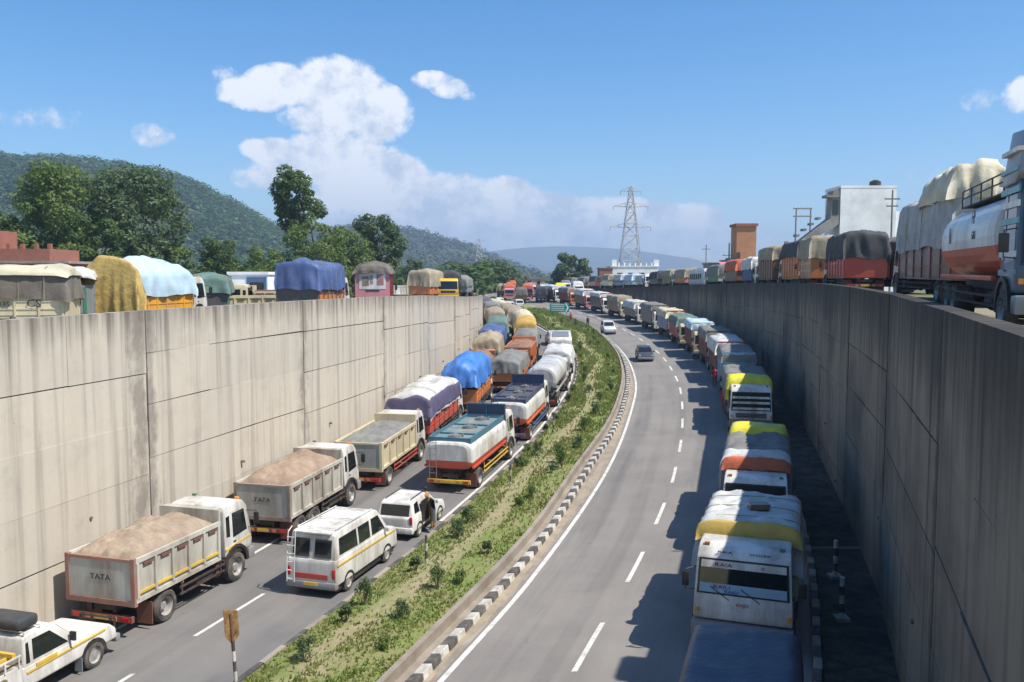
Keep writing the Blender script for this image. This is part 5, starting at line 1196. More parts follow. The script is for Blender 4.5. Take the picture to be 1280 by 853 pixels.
# white pick-up at the lower left
def pickup():
    D = 21.0; fx = lambda D: WALLL(D)+2.35; loc, rot = place(D, fx); W = 1.75
    root = thing('pickup_truck', 'white pick-up with a railed bed and black bundle on its cab at lower left', 'pickup truck', loc, rot)
    prof = [(-2.6,.55),(-2.6,1.02),(.0,1.02),(1.15,1.06),(2.2,.98),(2.42,.8),(2.45,.5)]
    part('body', MB().prism([(-.75,.5),(-.75,1.05),(1.05,1.09),(2.2,1.0),(2.42,.8),(2.45,.5)], -W/2, W/2, .07, .05, 3), WHITE, root, 45)
    green = [(-.72,1.0),(-.62,1.72),(-.5,1.78),(.25,1.78),(.4,1.72),(1.1,1.02)]; hw = hwf(W*.95, 1.0, 1.78, .14); part('cabin', MB().prism(green, -W*.475, W*.475, .05, .14, 3), WHITE, root, 45)
    for s in (-1, 1):
        part('side_window', side_poly([(-.4,1.12),(-.36,1.62),(.2,1.62),(.72,1.12)], hw, s, .012), M_glass, root); part('side_window', side_poly([(-.62,1.1),(-.56,1.58),(-.48,1.6),(-.5,1.1)], hw, s, .012), M_glass, root)
        part('painted_stripe', side_poly([(-.65,.86),(2.0,.9),(2.0,.95),(-.65,.91)], lambda z: W/2, s, .0, .03), YEL, root)
        part('painted_panel', side_poly([(-.35,.93),(.3,.94),(.3,1.02),(-.35,1.01)], lambda z: W/2, s, .002, .03), YEL, root)
        x = s*W/2; bs = part('bed_side', MB().box(min(x, x-s*.05), max(x, x-s*.05), -2.6, -.8, .62, 1.15), WHITE, root)
        for y in (-2.5,-2.1,-1.7,-1.3,-.9): part('rail_post', MB().box(x-.03, x+.03, y-.02, y+.02, 1.15, 1.42), WHITE, bs)
        for z in (1.25, 1.4): part('rail', MB().box(x-.02, x+.02, -2.58, -.82, z, z+.035), M_black if z < 1.3 else WHITE, bs)
        part('mirror', MB().box(s*(W/2+.04)-.05, s*(W/2+.04)+.12*s if s > 0 else s*(W/2+.04)+.05, .72, .78, 1.15, 1.38), M_black, root)
        for y in (-1.75, 1.55):
            wheel(root, s*(W/2-.09), y, .37, .22, s, True); ar = MB(); secs = []
            for i in range(9):
                a = PI*i/8; secs.append([(s*(W/2-.25), y+.36*math.cos(a), .37+.36*math.sin(a)), (s*(W/2+.01), y+.36*math.cos(a), .37+.36*math.sin(a)), (s*(W/2+.01), y+.47*math.cos(a), .37+.47*math.sin(a)), (s*(W/2-.25), y+.47*math.cos(a), .37+.47*math.sin(a))])
            part('wheel_arch', ar.loft(secs), M_black, root)
        part('mud_flap', MB().box(s*(W/2-.1)-.12, s*(W/2-.1)+.12, 1.08, 1.1, .12, .5), GREYP, root)
        part('headlight', MB().box(s*.62-.13, s*.62+.13, 2.36, 2.45, .66, .82, .03), M_lamp, root, 45)
    text('MAX', .26, M_inkr, root, (W/2+.004, -1.9, .85), RIGHT) if False else None
    for i in range(9): part('reflector', MB().box(W/2-.01, W/2+.012, -2.5+i*.19, -2.38+i*.19, .64, .72), [ORANGE, M_black][i % 2], root)
    em = MB(); em.cyl((W/2-.01, -1.35, .92), (W/2+.01, -1.35, .92), .13, .13, 12); part('emblem', em, OLIVE, root, 40)
    part('windshield', slope_panel((1.0,1.12),(.5,1.64), hw(1.12)*.9, hw(1.64)*.88, .012, n=-1), M_glass, root)
    part('bed_floor', MB().box(-W/2+.04, W/2-.04, -2.58, -.8, .62, .7), GREYP, root); part('tailgate', MB().box(-W/2+.02, W/2-.02, -2.63, -2.58, .62, 1.12), WHITE, root)
    part('front_bumper', MB().box(-W/2, W/2, 2.38, 2.56, .38, .6, .05), GREYP, root, 45); part('chassis', MB().box(-.5, .5, -2.5, 2.3, .32, .6), M_chas, root)
    part('bull_bar', MB().tube([(-.6,2.6,.45),(-.6,2.66,.95),(.6,2.66,.95),(.6,2.6,.45)], .03, 6), M_black, root)
    r = random.Random(4)
    fr = MB()
    for x in (-.6,-.2,.2,.6): fr.box(x-.03, x+.03, -2.5, -.85, 1.3, 1.4)
    for y in (-2.4,-1.9,-1.4,-.95): fr.box(-.8, .8, y-.05, y+.05, 1.4, 1.5)
    cr = link('yellow_frame', fr.mesh('yellow_frame', YEL), None, loc, rot); tag(cr, 'stack of yellow bars lying in the bed of the white pick-up', 'frame')
    sk = link('sack_pile', heap_mesh(1.5, 1.7, .74, .42, M_sandsheet, 5, 14, 16), None, Vector(loc)+Euler(rot).to_matrix()@Vector((0,-1.7,0)), rot); tag(sk, 'brown sacks under the yellow bars in the pick-up bed', 'sacks')
    tr = MB(); tr.box(-.62, .62, -.62, .02, 1.86, 2.16, .1); o = link('rolled_sheet', tr.mesh('rolled_sheet', M_darksheet, True), None, loc, rot); tag(o, 'bundled black sheet tied on the cab roof of the white pick-up', 'bundle')
    rr = MB(); 
    for y in (-.55, -.05): rr.tube([(-.7,y,1.78),(-.7,y,1.86),(.7,y,1.86),(.7,y,1.78)], .018, 5)
    part('roof_bar', rr, WHITE, root)
pickup()

# the queue deeper in the left carriageway
q1 = [(74,'red brown','cargo truck loaded with red brown soil behind the bright blue sheeted truck','dump',dict(load=M_soilload,bodyc=BROWN,frame=BROWN,heap=.9)),
      (83.5,'tan','cargo truck under a sagging tan sheet in the row along the left wall','tarp',dict(bodyc=BROWN,tarp=M_tansheet,zt=3.3,seed=11,lump=.35,bulge=.45)),
      (93.5,'blue','cargo truck under a dull blue sheet in the row along the left wall','tarp',dict(bodyc=DARKP,tarp=M_bluesheet2,zt=3.3,seed=12)),
      (103.5,'green','cargo truck under a grey green sheet in the row along the left wall','tarp',dict(bodyc=BROWN,tarp=M_greensheet,zt=3.45,seed=13)),
      (114,'ochre','cargo truck under a brown sheet in the row along the left wall','tarp',dict(bodyc=YEL,tarp=M_brownsheet,zt=3.0,seed=14)),
      (125,'yellow','cargo truck under a tan sheet near the end of the left wall','tarp',dict(bodyc=OLIVE,tarp=M_tansheet,zt=3.0,seed=15)),
      (136,'x','cargo truck under a grey sheet near the end of the left wall','tarp',dict(bodyc=ORANGE,tarp=M_greysheet,zt=3.3,seed=16)),
      (148,'x','cargo truck with a lilac load near the end of the left wall','tarp',dict(bodyc=PINK,tarp=M_purple,zt=3.4,seed=17))]
for D, _, lb, kd, kw in q1: truck(lb, D, lambda D: WALLL(D)+1.9, L=8.4, kind=kd, detail=1 if D < 100 else 0, group='trucks queuing along the left wall', cabc=[WHITE,YEL,ORANGE][int(D) % 3], **kw)
q2 = [(73.5,'orange bodied cargo truck under a pale grey sheet in the middle of the queue','tarp',dict(bodyc=ORANGE,tarp=M_greysheet,zt=2.7,seed=21,bulge=.3,zb=2.0)),
      (82.5,'open truck with a red brown load and orange frame in the middle of the queue','dump',dict(load=M_soilload,bodyc=ORANGE,frame=ORANGE,heap=.35,zbt=2.8)),
      (92,'cargo truck under a flat grey tan sheet in the middle of the queue','tarp',dict(bodyc=MAROON,tarp=M_greysheet,zt=3.0,seed=23)),
      (101.5,'cargo truck under a bulging yellow sheet in the middle of the queue','tarp',dict(bodyc=YEL,tarp=M_yellow2,zt=3.6,seed=24,bulge=.3,zd=1.4)),
      (111.5,'cargo truck under a cream yellow sheet in the middle of the queue','tarp',dict(bodyc=OLIVE,tarp=M_creamsheet,zt=3.4,seed=25,bulge=.5)),
      (123,'cargo truck under a tan sheet in the middle of the far queue','tarp',dict(bodyc=CREAM,tarp=M_tansheet,zt=3.2,seed=26)),
      (135,'tan cargo truck with a brown body in the middle of the far queue','tarp',dict(bodyc=BROWN,tarp=M_tansheet,zt=3.0,seed=27)),
      (147,'cream cargo truck at the far end of the middle of the queue','tarp',dict(bodyc=CREAM,tarp=M_creamsheet,zt=3.0,seed=28))]
for D, lb, kd, kw in q2: truck(lb, D, lambda D: mid(D)-.1, L=8.2, kind=kd, detail=1 if D < 100 else 0, group='trucks queuing in the middle of the left carriageway', cabc=[WHITE,ORANGE,YEL][int(D) % 3], **kw)
def bus(label, D, fx, flip=False, col=WHITE, L=9.0, fz=None, detail=1, H=2.95, group=None):
    loc, rot = place(D, fx, flip, 0, fz); root = thing('bus', label, 'bus', loc, rot, group); W = 2.4; y0, y1 = -L/2, L/2
    part('body', MB().prism([(y0,.45),(y0,2.7),(y0+.2,H),(y1-.3,H),(y1-.08,2.6),(y1,1.4),(y1,.45)], -W/2, W/2, .08, .06, 2), col, root, 45); hw = hwf(W, .45, H, .06)
    n = int((L-1.6)/1.1)
    for s in (-1, 1):
        for i in range(n): a = y0+.5+i*(L-1.6)/n; part('side_window', side_poly([(a,1.5),(a,2.3),(a+.85,2.3),(a+.85,1.5)], hw, s, .014), M_glass, root)
        for y in (y0+2.0, y1-1.7): wheel(root, s*(W/2-.15), y, .48, .28, s)
    part('windshield', slope_panel((y1,1.4),(y1-.08,2.5), hw(1.4)*.9, hw(2.5)*.9, .012, n=-1), M_glass, root); part('rear_window', MB().box(-.85, .85, y0-.014, y0+.01, 1.6, 2.3), M_glass, root)
    for s in (-1, 1): part('headlight', MB().cyl((s*.85, y1, .85), (s*.85, y1+.03, .85), .12, .12, 10), M_lamp, root)
    part('roof_rack', MB().box(-.85, .85, y0+1, y1-2.5, H, H+.12), M_steel, root); part('bumper', MB().box(-W/2, W/2, y1-.1, y1+.12, .4, .65), GREYP, root)
    return root
truck('white cargo truck with a flat white sheet by the outer kerb of the left carriageway', 78.5, lambda D: MEDL(D)-1.5, L=7.6, bodyc=WHITE, tarp=M_whitesheet, zt=2.8, seed=31, detail=1)
bus('white bus by the outer kerb at the bend of the left carriageway', 90, lambda D: MEDL(D)-1.7, L=8.5)
suv_p = [(-2.1,.4),(-2.12,1.05),(-2.0,1.1),(.8,1.1),(1.9,.98),(2.1,.8),(2.12,.4)]; suv_g = [(-2.05,1.0),(-1.95,1.65),(-1.8,1.75),(.1,1.75),(.3,1.68),(1.0,1.05)]
suv_w = [[(-1.8,1.15),(-1.75,1.6),(-1.1,1.62),(-1.1,1.13)],[(-1.0,1.13),(-1.0,1.62),(-.3,1.62),(-.3,1.13)],[(-.2,1.13),(-.2,1.62),(.15,1.6),(.65,1.13)]]
def suv(label, D, fx, col, flip=False, fz=None, group=None, name='car'): return car(name, label, 'car', D, fx, 4.2, 1.75, 1.75, suv_p, suv_g, suv_w, col, wr=.35, wb=(-1.3,1.35), flip=flip, fz=fz, top=.16, win_rear=[((-2.05,1.1),(-1.96,1.6),-.65,.65)], win_front=((.92,1.12),(.36,1.64)), group=group, detail=1)
suv('white car in the outer lane beyond the white bus', 99, lambda D: MEDL(D)-1.6, WHITE)
suv('silver car in the outer lane of the far left carriageway', 106, lambda D: MEDL(D)-1.6, SILVER)
# right carriageway: moving cars
Z = zsup
sed_p = [(-1.95,.38),(-1.97,.9),(-1.85,.98),(.85,.98),(1.75,.82),(1.95,.68),(1.97,.38)]; sed_g = [(-1.85,.9),(-1.45,1.42),(-1.3,1.48),(.2,1.48),(.35,1.42),(1.15,.92)]
car('sedan', 'dark grey car driving toward the camera on the open right carriageway', 'car', 90.5, lambda D: REDGE(D)+1.75, 3.9, 1.7, 1.48, sed_p, sed_g, [[(-1.4,1.02),(-1.25,1.36),(-.5,1.38),(-.5,1.0)],[(-.4,1.0),(-.4,1.38),(.2,1.38),(.75,1.0)]], paint('dark_blue_grey', (.035,.045,.06), .15), wr=.3, wb=(-1.2,1.25), flip=True, fz=Z, top=.2, win_rear=[((-1.8,.98),(-1.47,1.38),-.6,.6)], win_front=((1.07,.98),(.42,1.38)), detail=1)
suv('silver car driving along the median kerb of the far right carriageway', 119.5, lambda D: REDGE(D)+.95, SILVER, flip=True, fz=Z)
# parked row facing the camera
PR = lambda D: DASHR(D)+4.25
r_, yf = truck('flat blue sheeted truck at the bottom right with its cab out of the picture', 13.9, lambda D: PR(D)+.55, L=8.0, W=2.1, flip=True, bodyc=BROWN, tarp=cloth('slate_blue', (.03,.042,.075), .3, (.07,.08,.1), .4), zt=2.7, zb=2.0, zd=1.9, bulge=.03, lump=.02, wr=.012, seed=39, ropes=0, fz=Z)
r_, yf = truck('white cab truck with red lettered windshield strips and a yellow front sheet', 24.8, off(PR, .2), L=6.3, W=2.7, flip=True, bodyc=CREAM, tarp=M_whitesheet, zt=3.0, zb=2.2, bulge=.08, lump=.1, seed=42, fz=Z, roof=2.95, cabkw=dict(wind=(1.74, 2.58), nogrille=True, banner=('RAJA', 'JI', 'RAJU', 'RAJU', 'RAJA', 'JINDER')))
def front_sheet(root, yf, W, m_, z0, z1, seed, d=.5, lab=None, back=1.75):
    o = link('front_sheet', tarp_mesh(None, W+.02, d, z0, z1, .03, m_, seed, .05, .03, 26, 10), root, (0, yf-back-d/2+.12, 0))
    if lab: o['label'] = lab
front_sheet(r_, yf, 2.75, mat('cloth_mustard', (.55,.38,.08), .7, dirt=.35, dcol=(.35,.24,.1), bump=.5, bscale=9), 2.86, 3.16, 4, .2, 'ochre yellow sheet folded over the front of the load')
bx = link('wooden_box', MB().box(-.3, .3, -.2, .2, 0, .16, .01).mesh('wooden_box', BROWN), None, (PR(25.4)+.4, 25.4, Z(PR(25.4), 25.4)+3.18)); tag(bx, 'small brown box lying on the white sheet of the lettered truck', 'box')
r_, yf = truck('white cab truck with an orange fringe and grey and yellow sheets over its load', 34.5, PR, L=8.8, W=2.5, flip=True, bodyc=ORANGE, tarp=M_greysheet, zt=3.2, zb=2.2, bulge=.12, lump=.18, seed=43, fz=Z, roof=2.9, cabkw=dict(wind=(1.7, 2.62)))
front_sheet(r_, yf, 2.4, M_orangesheet, 3.0, 3.26, 6, .25, 'orange red fringe on the front of the load'); front_sheet(r_, yf, 2.45, M_whitesheet, 2.9, 3.38, 8, 1.0, 'white sheet over the front of the load', back=1.95); front_sheet(r_, yf, 2.4, M_lime, 2.2, 3.47, 9, 1.7, 'bright yellow sheet over the rear of the load', back=6.8)
r_, yf = truck('white truck with stacked roof visors under a bright yellow topped load', 56.0, PR, L=9.4, W=2.65, flip=True, bodyc=GREYP, tarp=M_greysheet, zt=3.15, zb=2.6, zd=2.6, bulge=.06, lump=.15, seed=44, fz=Z, roof=3.05, cabkw=dict(bars=WHITE))
front_sheet(r_, yf, 2.6, M_lime, 2.75, 3.42, 5, 1.5, 'bright yellow sheet over the front of the load')
part('side_cloth', MB().loft([[(1.26, yf-2.3, 3.3),(1.34, yf-2.3, 3.3),(1.42, yf-2.2, 2.0),(1.3, yf-2.2, 2.0)],[(1.26, yf-1.7, 3.3),(1.34, yf-1.7, 3.3),(1.55, yf-1.6, 1.8),(1.3, yf-1.6, 1.8)]]), M_lime, r_)
rowR = [(65.5,'grey topped truck with a pale blue cab front next to the yellow topped one',dict(bodyc=LBLUE,tarp=M_greysheet,cabc=LBLUE,zt=3.7,seed=51),8.5),
        (74.5,'truck with a teal cab and a white grey sheet in the shaded row',dict(bodyc=MAROON,tarp=M_whitesheet,cabc=TEAL,zt=3.5,seed=52),8),
        (83.5,'maroon bodied truck under a dark grey sheet in the shaded row',dict(bodyc=MAROON,tarp=M_greysheet,cabc=TEAL,zt=3.6,seed=53),8),
        (92.5,'truck with maroon sides under a pale teal sheet in the shaded row',dict(bodyc=MAROON,tarp=M_palebluesheet,cabc=CREAM,zt=3.6,seed=54),8),
        (102,'truck with a cream front and green sheet where the row bends',dict(bodyc=RED,tarp=M_greensheet,cabc=CREAM,zt=3.4,seed=55),8),
        (111.5,'truck with a yellow front board and white bonnet where the row bends',dict(bodyc=BLUE,tarp=M_creamsheet,cabc=WHITE,zt=3.5,seed=56),8),
        (121.5,'black sided truck with a white cab and grey roof sheet in the far row',dict(bodyc=DARKP,tarp=M_greysheet,cabc=WHITE,zt=3.6,seed=57),9),
        (133,'white fronted truck with a flat grey top in the far row',dict(bodyc=DARKP,tarp=M_whitesheet,cabc=WHITE,zt=3.3,seed=58),9),
        (145,'tan fronted truck with dark sides in the far row',dict(bodyc=BROWN,tarp=M_tansheet,cabc=CREAM,zt=3.6,seed=59),9),
        (156,'white and black truck in the far row beside the green board',dict(bodyc=DARKP,tarp=M_whitesheet,cabc=WHITE,zt=3.6,seed=60),9),
        (167,'salmon fronted truck behind the green board',dict(bodyc=BROWN,tarp=M_whitesheet,cabc=PINK,zt=3.7,seed=61),9),
        (179,'brown red truck behind the green board',dict(bodyc=MAROON,tarp=M_greysheet,cabc=ORANGE,zt=3.6,seed=62),9),
        (191,'red brown truck at the left end of the far row',dict(bodyc=BROWN,tarp=M_whitesheet,cabc=WHITE,zt=3.6,seed=63),9)]
for i, (D, lb, kw, L) in enumerate(rowR):
    zt_ = kw['zt']; kw.update(zb=zt_-[.35, .7, .5][i % 3], zd=zt_-[.55, .9, .8][i % 3], bulge=[.08, .16, .05][i % 3], lump=.12, front_h=zt_+.1, front=[kw['cabc'], RED, BROWN, CREAM][i % 4])
for D, lb, kw, L in rowR: truck(lb, D, lambda D: DASHR(D)+4.3, L=L, flip=True, detail=1 if D < 110 else 0, fz=Z, group='trucks parked in the right carriageway', **kw)
for D, o_, lb, c_ in [(165,1.5,'white car among the far traffic below the red trucks',WHITE),(172,4.8,'small white car behind the first far white car',WHITE),(178,2.0,'white car in the thick of the far traffic',WHITE)]: suv(lb, D, (lambda o_: (lambda D: REDGE(D)-9+o_))(o_), c_, fz=Z, group='cars in the far traffic')
for i, (X, D, lb, kw) in enumerate([(-.6,196,'pink red truck with dark windows at the far end of the road',dict(bodyc=PINK,tarp=M_orangesheet,cabc=PINK,zt=3.2)),(3.6,200,'red brown truck right of the pink red one at the road end',dict(bodyc=MAROON,tarp=M_orangesheet,cabc=MAROON,zt=3.2)),(8.4,212,'pale green truck left of the yellow one at the road end',dict(bodyc=GREEN,tarp=M_greensheet,cabc=WHITE,zt=2.6)),
        (11.8,206,'bright yellow topped truck at the road end',dict(bodyc=GREEN,tarp=M_lime,cabc=WHITE,zt=2.9)),(16.4,210,'white and teal truck right of the yellow topped one at the road end',dict(bodyc=TEAL,tarp=M_whitesheet,cabc=WHITE,zt=3.2)),(14.0,222,'grey truck behind the white and teal one',dict(bodyc=GREYP,tarp=M_greysheet,cabc=WHITE,zt=3.0))]):
    truck(lb, D, (lambda X: (lambda D_: X))(X), L=8, flip=True, detail=0, seed=70+i, group='trucks at the far end of the road', dz=.15 if D > 205 else 0, fz=lambda X, D: zroad(D)+.2, **kw)
for i, (x, D, lb, c_, b_, t_) in enumerate([(652,186,'brown truck at the road end left of the green board','W','B',0),(664,214,'grey sheeted truck where the road vanishes',WHITE,'B',1),(676,190,'dark truck with a white cab where the road vanishes',WHITE,'B',2),(640,232,'rust red truck under the far low trees',ORANGE,'B',3),
        (628,205,'tan sheeted truck above the end of the left queue',CREAM,'B',4),(690,238,'small green truck before the far pink house',GREEN,'B',5),(612,228,'cream truck beyond the end of the left wall',CREAM,'B',6)]):
    X = (x-640)*D/FPX; truck(lb, D, (lambda X: (lambda D_: X))(X), L=7.5, flip=bool(i % 2), detail=0, seed=130+i, group='trucks at the far end of the road', fz=lambda X, D: zroad(D)+.1, cabc=WHITE if c_ == 'W' else c_,
        bodyc=[BROWN, GREYP, DARKP, ORANGE, OLIVE, GREEN, CREAM][i], tarp=[M_brownsheet, M_greysheet, M_darksheet, M_orangesheet, M_tansheet, M_greensheet, M_creamsheet][i], zt=[3.2,3.0,3.3,3.1,3.2,2.9,3.0][i], bulge=.1)
for (x, D, w, h, m_, lb) in [(632,262,9,3.6,M_brick,'low red brick house where the road vanishes'),(700,270,8,3.4,M_cwall,'low cream house behind the far yellow topped truck'),(728,262,7,4,M_gwall,'low grey house below the round tree')]:
    building('house', lb, (x-640)*D/FPX, D, 7.5, w, 5, h, m_, wins=[(-w*.25,1.4,1.1,1.2),(w*.2,1.4,1.1,1.2)])
# ---- left terrace
def tplace(X, D, yaw): return (lambda d: X+math.tan(yaw)*(d-D))
def ttruck(lb, x, D, yaw, z=7.95, **kw):
    X = (x-640)*D/FPX; yaw = R(yaw); flip = kw.pop('flip', False)
    r_, yf = truck(lb, D, lambda d: X, fz=lambda a, b: z, flip=flip, **kw); r_.rotation_euler = (0, 0, -yaw+(PI if flip else 0)); return r_, yf
r_, yf = ttruck('tan cargo truck with brown side sheets and a lettered cream board at the left edge', -30, 36, 76, flip=True, L=7.6, bodyc=CREAM, tarp=M_brownsheet, zt=3.0, zb=2.05, zd=1.95, seed=81, bulge=.15, lump=.15, ropes=5)
o = link('tarpaulin', tarp_mesh(None, 2.6, 5.9, 2.9, 3.03, .17, M_creamsheet, 81, .15, .05), r_, (0, -.9, .035)); o['label'] = 'cream top sheet'
text('HMV 7035', .32, M_ink, r_, (-1.275, -1.0, 1.62), LEFT, 1.0); text('CS', .45, M_ink, r_, (-1.275, -2.6, 1.65), LEFT, 1.1)
ttruck('grey truck with a white canopy parked between the tan and the pale blue covered trucks', 92, 42, -20, L=6, bodyc=GREYP, tarp=M_whitesheet, cabc=GREYP, zt=3.05, zb=2.4, zd=2.85, bulge=.1, seed=82, rearc=GREYP, panels=[(M_black,.1,.42,1.5,2.0),(M_black,.55,.8,1.5,2.1),(GREEN,.84,.9,1.1,2.3)])
r_, yf = ttruck('cargo truck under a pale blue sheet with an ochre sheeted tail and orange side', 193, 44.5, 7, L=7.4, bodyc=paint('orange_yellow', (.72,.34,.03), .3), tarp=M_palebluesheet, zt=3.0, zb=2.1, zd=1.95, seed=83, bulge=.62, lump=.2, ropes=0)
o = link('tail_sheet', tarp_mesh(None, 2.76, .3, 1.0, 3.02, .55, mat('cloth_gold', (.50,.36,.11), .8, dirt=.5, dcol=(.26,.16,.05), dscale=3, bump=.8, bscale=7), 8, .25, .02, 60, 22, .065), r_, (0, -3.72, .03)); o['label'] = 'ochre sheet hanging over the tail'
ttruck('green cargo truck half hidden right of the pale blue covered truck', 264, 54, -15, L=6.5, bodyc=GREEN, cabc=GREEN, tarp=M_greensheet, zt=2.7, seed=84, rearc=DARKP)
ttruck('low cream truck with an open railed body behind the left wall', 300, 54, 75, flip=True, L=6.5, z=7.2, kind='dump', bodyc=CREAM, frame=CREAM, load=None, zbt=2.35)
ttruck('cream slatted truck right of the low cream one behind the left wall', 332, 58, 78, flip=True, L=5.5, z=7.5, kind='dump', bodyc=CREAM, frame=CREAM, load=None, zbt=2.3, cabc=CREAM)
ttruck('cargo truck under a dark blue sheet with a rust orange side', 396, 51.5, 3, L=7.6, bodyc=ORANGE, ribm=BROWN, tarp=M_bluesheet2, zt=3.45, zb=2.25, zd=2.2, seed=86, bulge=.2, lump=.3, rearc=DARKP, detail=2, ropes=4)
r_, yf = ttruck('cargo truck with a painted pink and white tailboard under a peaked dark sheet', 470, 63, -6, L=8, bodyc=MAROON, tarp=M_brownsheet, zt=3.5, zb=3.35, zd=3.2, seed=87, bulge=.35, rearc=PINK, panels=[(WHITE,.12,.88,2.0,3.2),(PINK,.2,.4,2.2,2.9),(M_inkr,.42,.52,2.3,3.0),(PINK,.62,.82,2.25,3.05),(M_ink,.3,.7,1.85,1.93)])
ttruck('small white dump truck standing side on behind the left wall', 510, 112, 60, L=6.2, z=7.6, kind='dump', bodyc=WHITE, frame=WHITE, load=None, zbt=2.2, detail=1)
ttruck('orange sided cargo truck under a tan sheet near the end of the left wall', 537, 97, 12, L=7.5, bodyc=ORANGE, tarp=M_tansheet, zt=3.5, seed=88, detail=1)
ttruck('truck with a yellow cab facing the camera near the end of the left wall', 562, 100, -2, L=7.5, flip=True, cabc=YEL, bodyc=DARKP, tarp=M_darksheet, zt=3.4, seed=89, detail=1)
ttruck('pale grey truck at the very end of the left terrace', 577, 112, 5, L=7, cabc=GREYP, bodyc=GREYP, tarp=M_greysheet, zt=2.9, seed=90, detail=0)
# ---- right terrace
def rt(lb, D, o_=2.5, **kw):
    return truck(lb, D, lambda d: WALLR(d)+o_, fz=lambda X, d: GR(d), group='trucks parked on the right terrace', **kw)
tk, yf = rt('white tanker truck with red base, top rail and teal striped cab at right edge', 21.7, 3.0, L=10.0, W=2.5, flip=True, kind='tank', oval=True, cabc=paint('deep_blue', (.05,.09,.14), .2), upper=paint('tank_white', (.66,.66,.64), .35), lower=paint('tank_red2', (.55,.07,.03), .2), ztk=3.35, z0=1.35, roof=3.5, rears=[-3.9,-2.7],
            lettering=[('IOCL', .34, M_ink, -1.9, 2.65, 1.0)] and [('HP', .5, M_ink, .4, 2.8, .8), ('GAS', .3, M_ink, .4, 2.35, .8), ('|||', .5, M_ink, -3.2, 2.5, 1.0)], cabkw=dict(visor=TEAL))
cr_ = MB().prism([(yf-1.7,3.3),(yf-.5,3.3),(yf-.15,3.5),(yf-.3,4.4),(yf-1.6,4.5)], -1.2, 1.2, .05, .12); part('cab_crown', cr_, GREYP, tk, 40)
for z in (3.55, 3.95): part('crown_stripe', MB().box(-1.22, 1.22, yf-1.72, yf-.2, z, z+.09), TEAL if z < 3.9 else WHITE, tk)
for z, m_ in ((1.35, TEAL), (1.75, WHITE), (2.45, TEAL), (2.8, WHITE), (3.1, TEAL)):
    for s in (-1, 1): part('cab_stripe', MB().box(s*1.17-.02, s*1.17+.02, yf-1.76, yf-.1, z, z+.13), m_, tk)
TT, tyf = rt('tall cargo truck with brown ribbed sides under a grey and white sheet behind the tanker', 38.4, 4.75, L=12.0, W=2.5, bodyc=BROWN, ribm=MAROON, tarp=mat('cloth_light_grey', (.42,.42,.40), .8, dirt=.4, dcol=(.2,.18,.15), bump=.4, bscale=9), zt=4.45, zb=2.6, zd=2.45, seed=91, bulge=.3, lump=.25, roof=2.9)
o = link('top_sheet', tarp_mesh(None, 2.5, 5.0, 4.3, 5.15, .35, M_creamsheet, 92, .45, .06, 34, 40, .11), TT, (0, -3.3, 0)); o['label'] = 'cream sheet heaped over the rear of the load'
rt('cargo truck with a heaped cream sheet behind the tanker cab', 21.4, 7.6, L=8.6, W=2.5, bodyc=BROWN, tarp=M_creamsheet, zt=4.3, zb=2.5, seed=92, bulge=.5, lump=.4, wr=.1)
rt('rust brown cargo truck filling the gap beyond the tall truck', 53.5, 6.4, L=9, bodyc=RED, ribm=MAROON, rearc=MAROON, tarp=M_brownsheet, zt=3.3, zb=2.4, seed=121, detail=1)
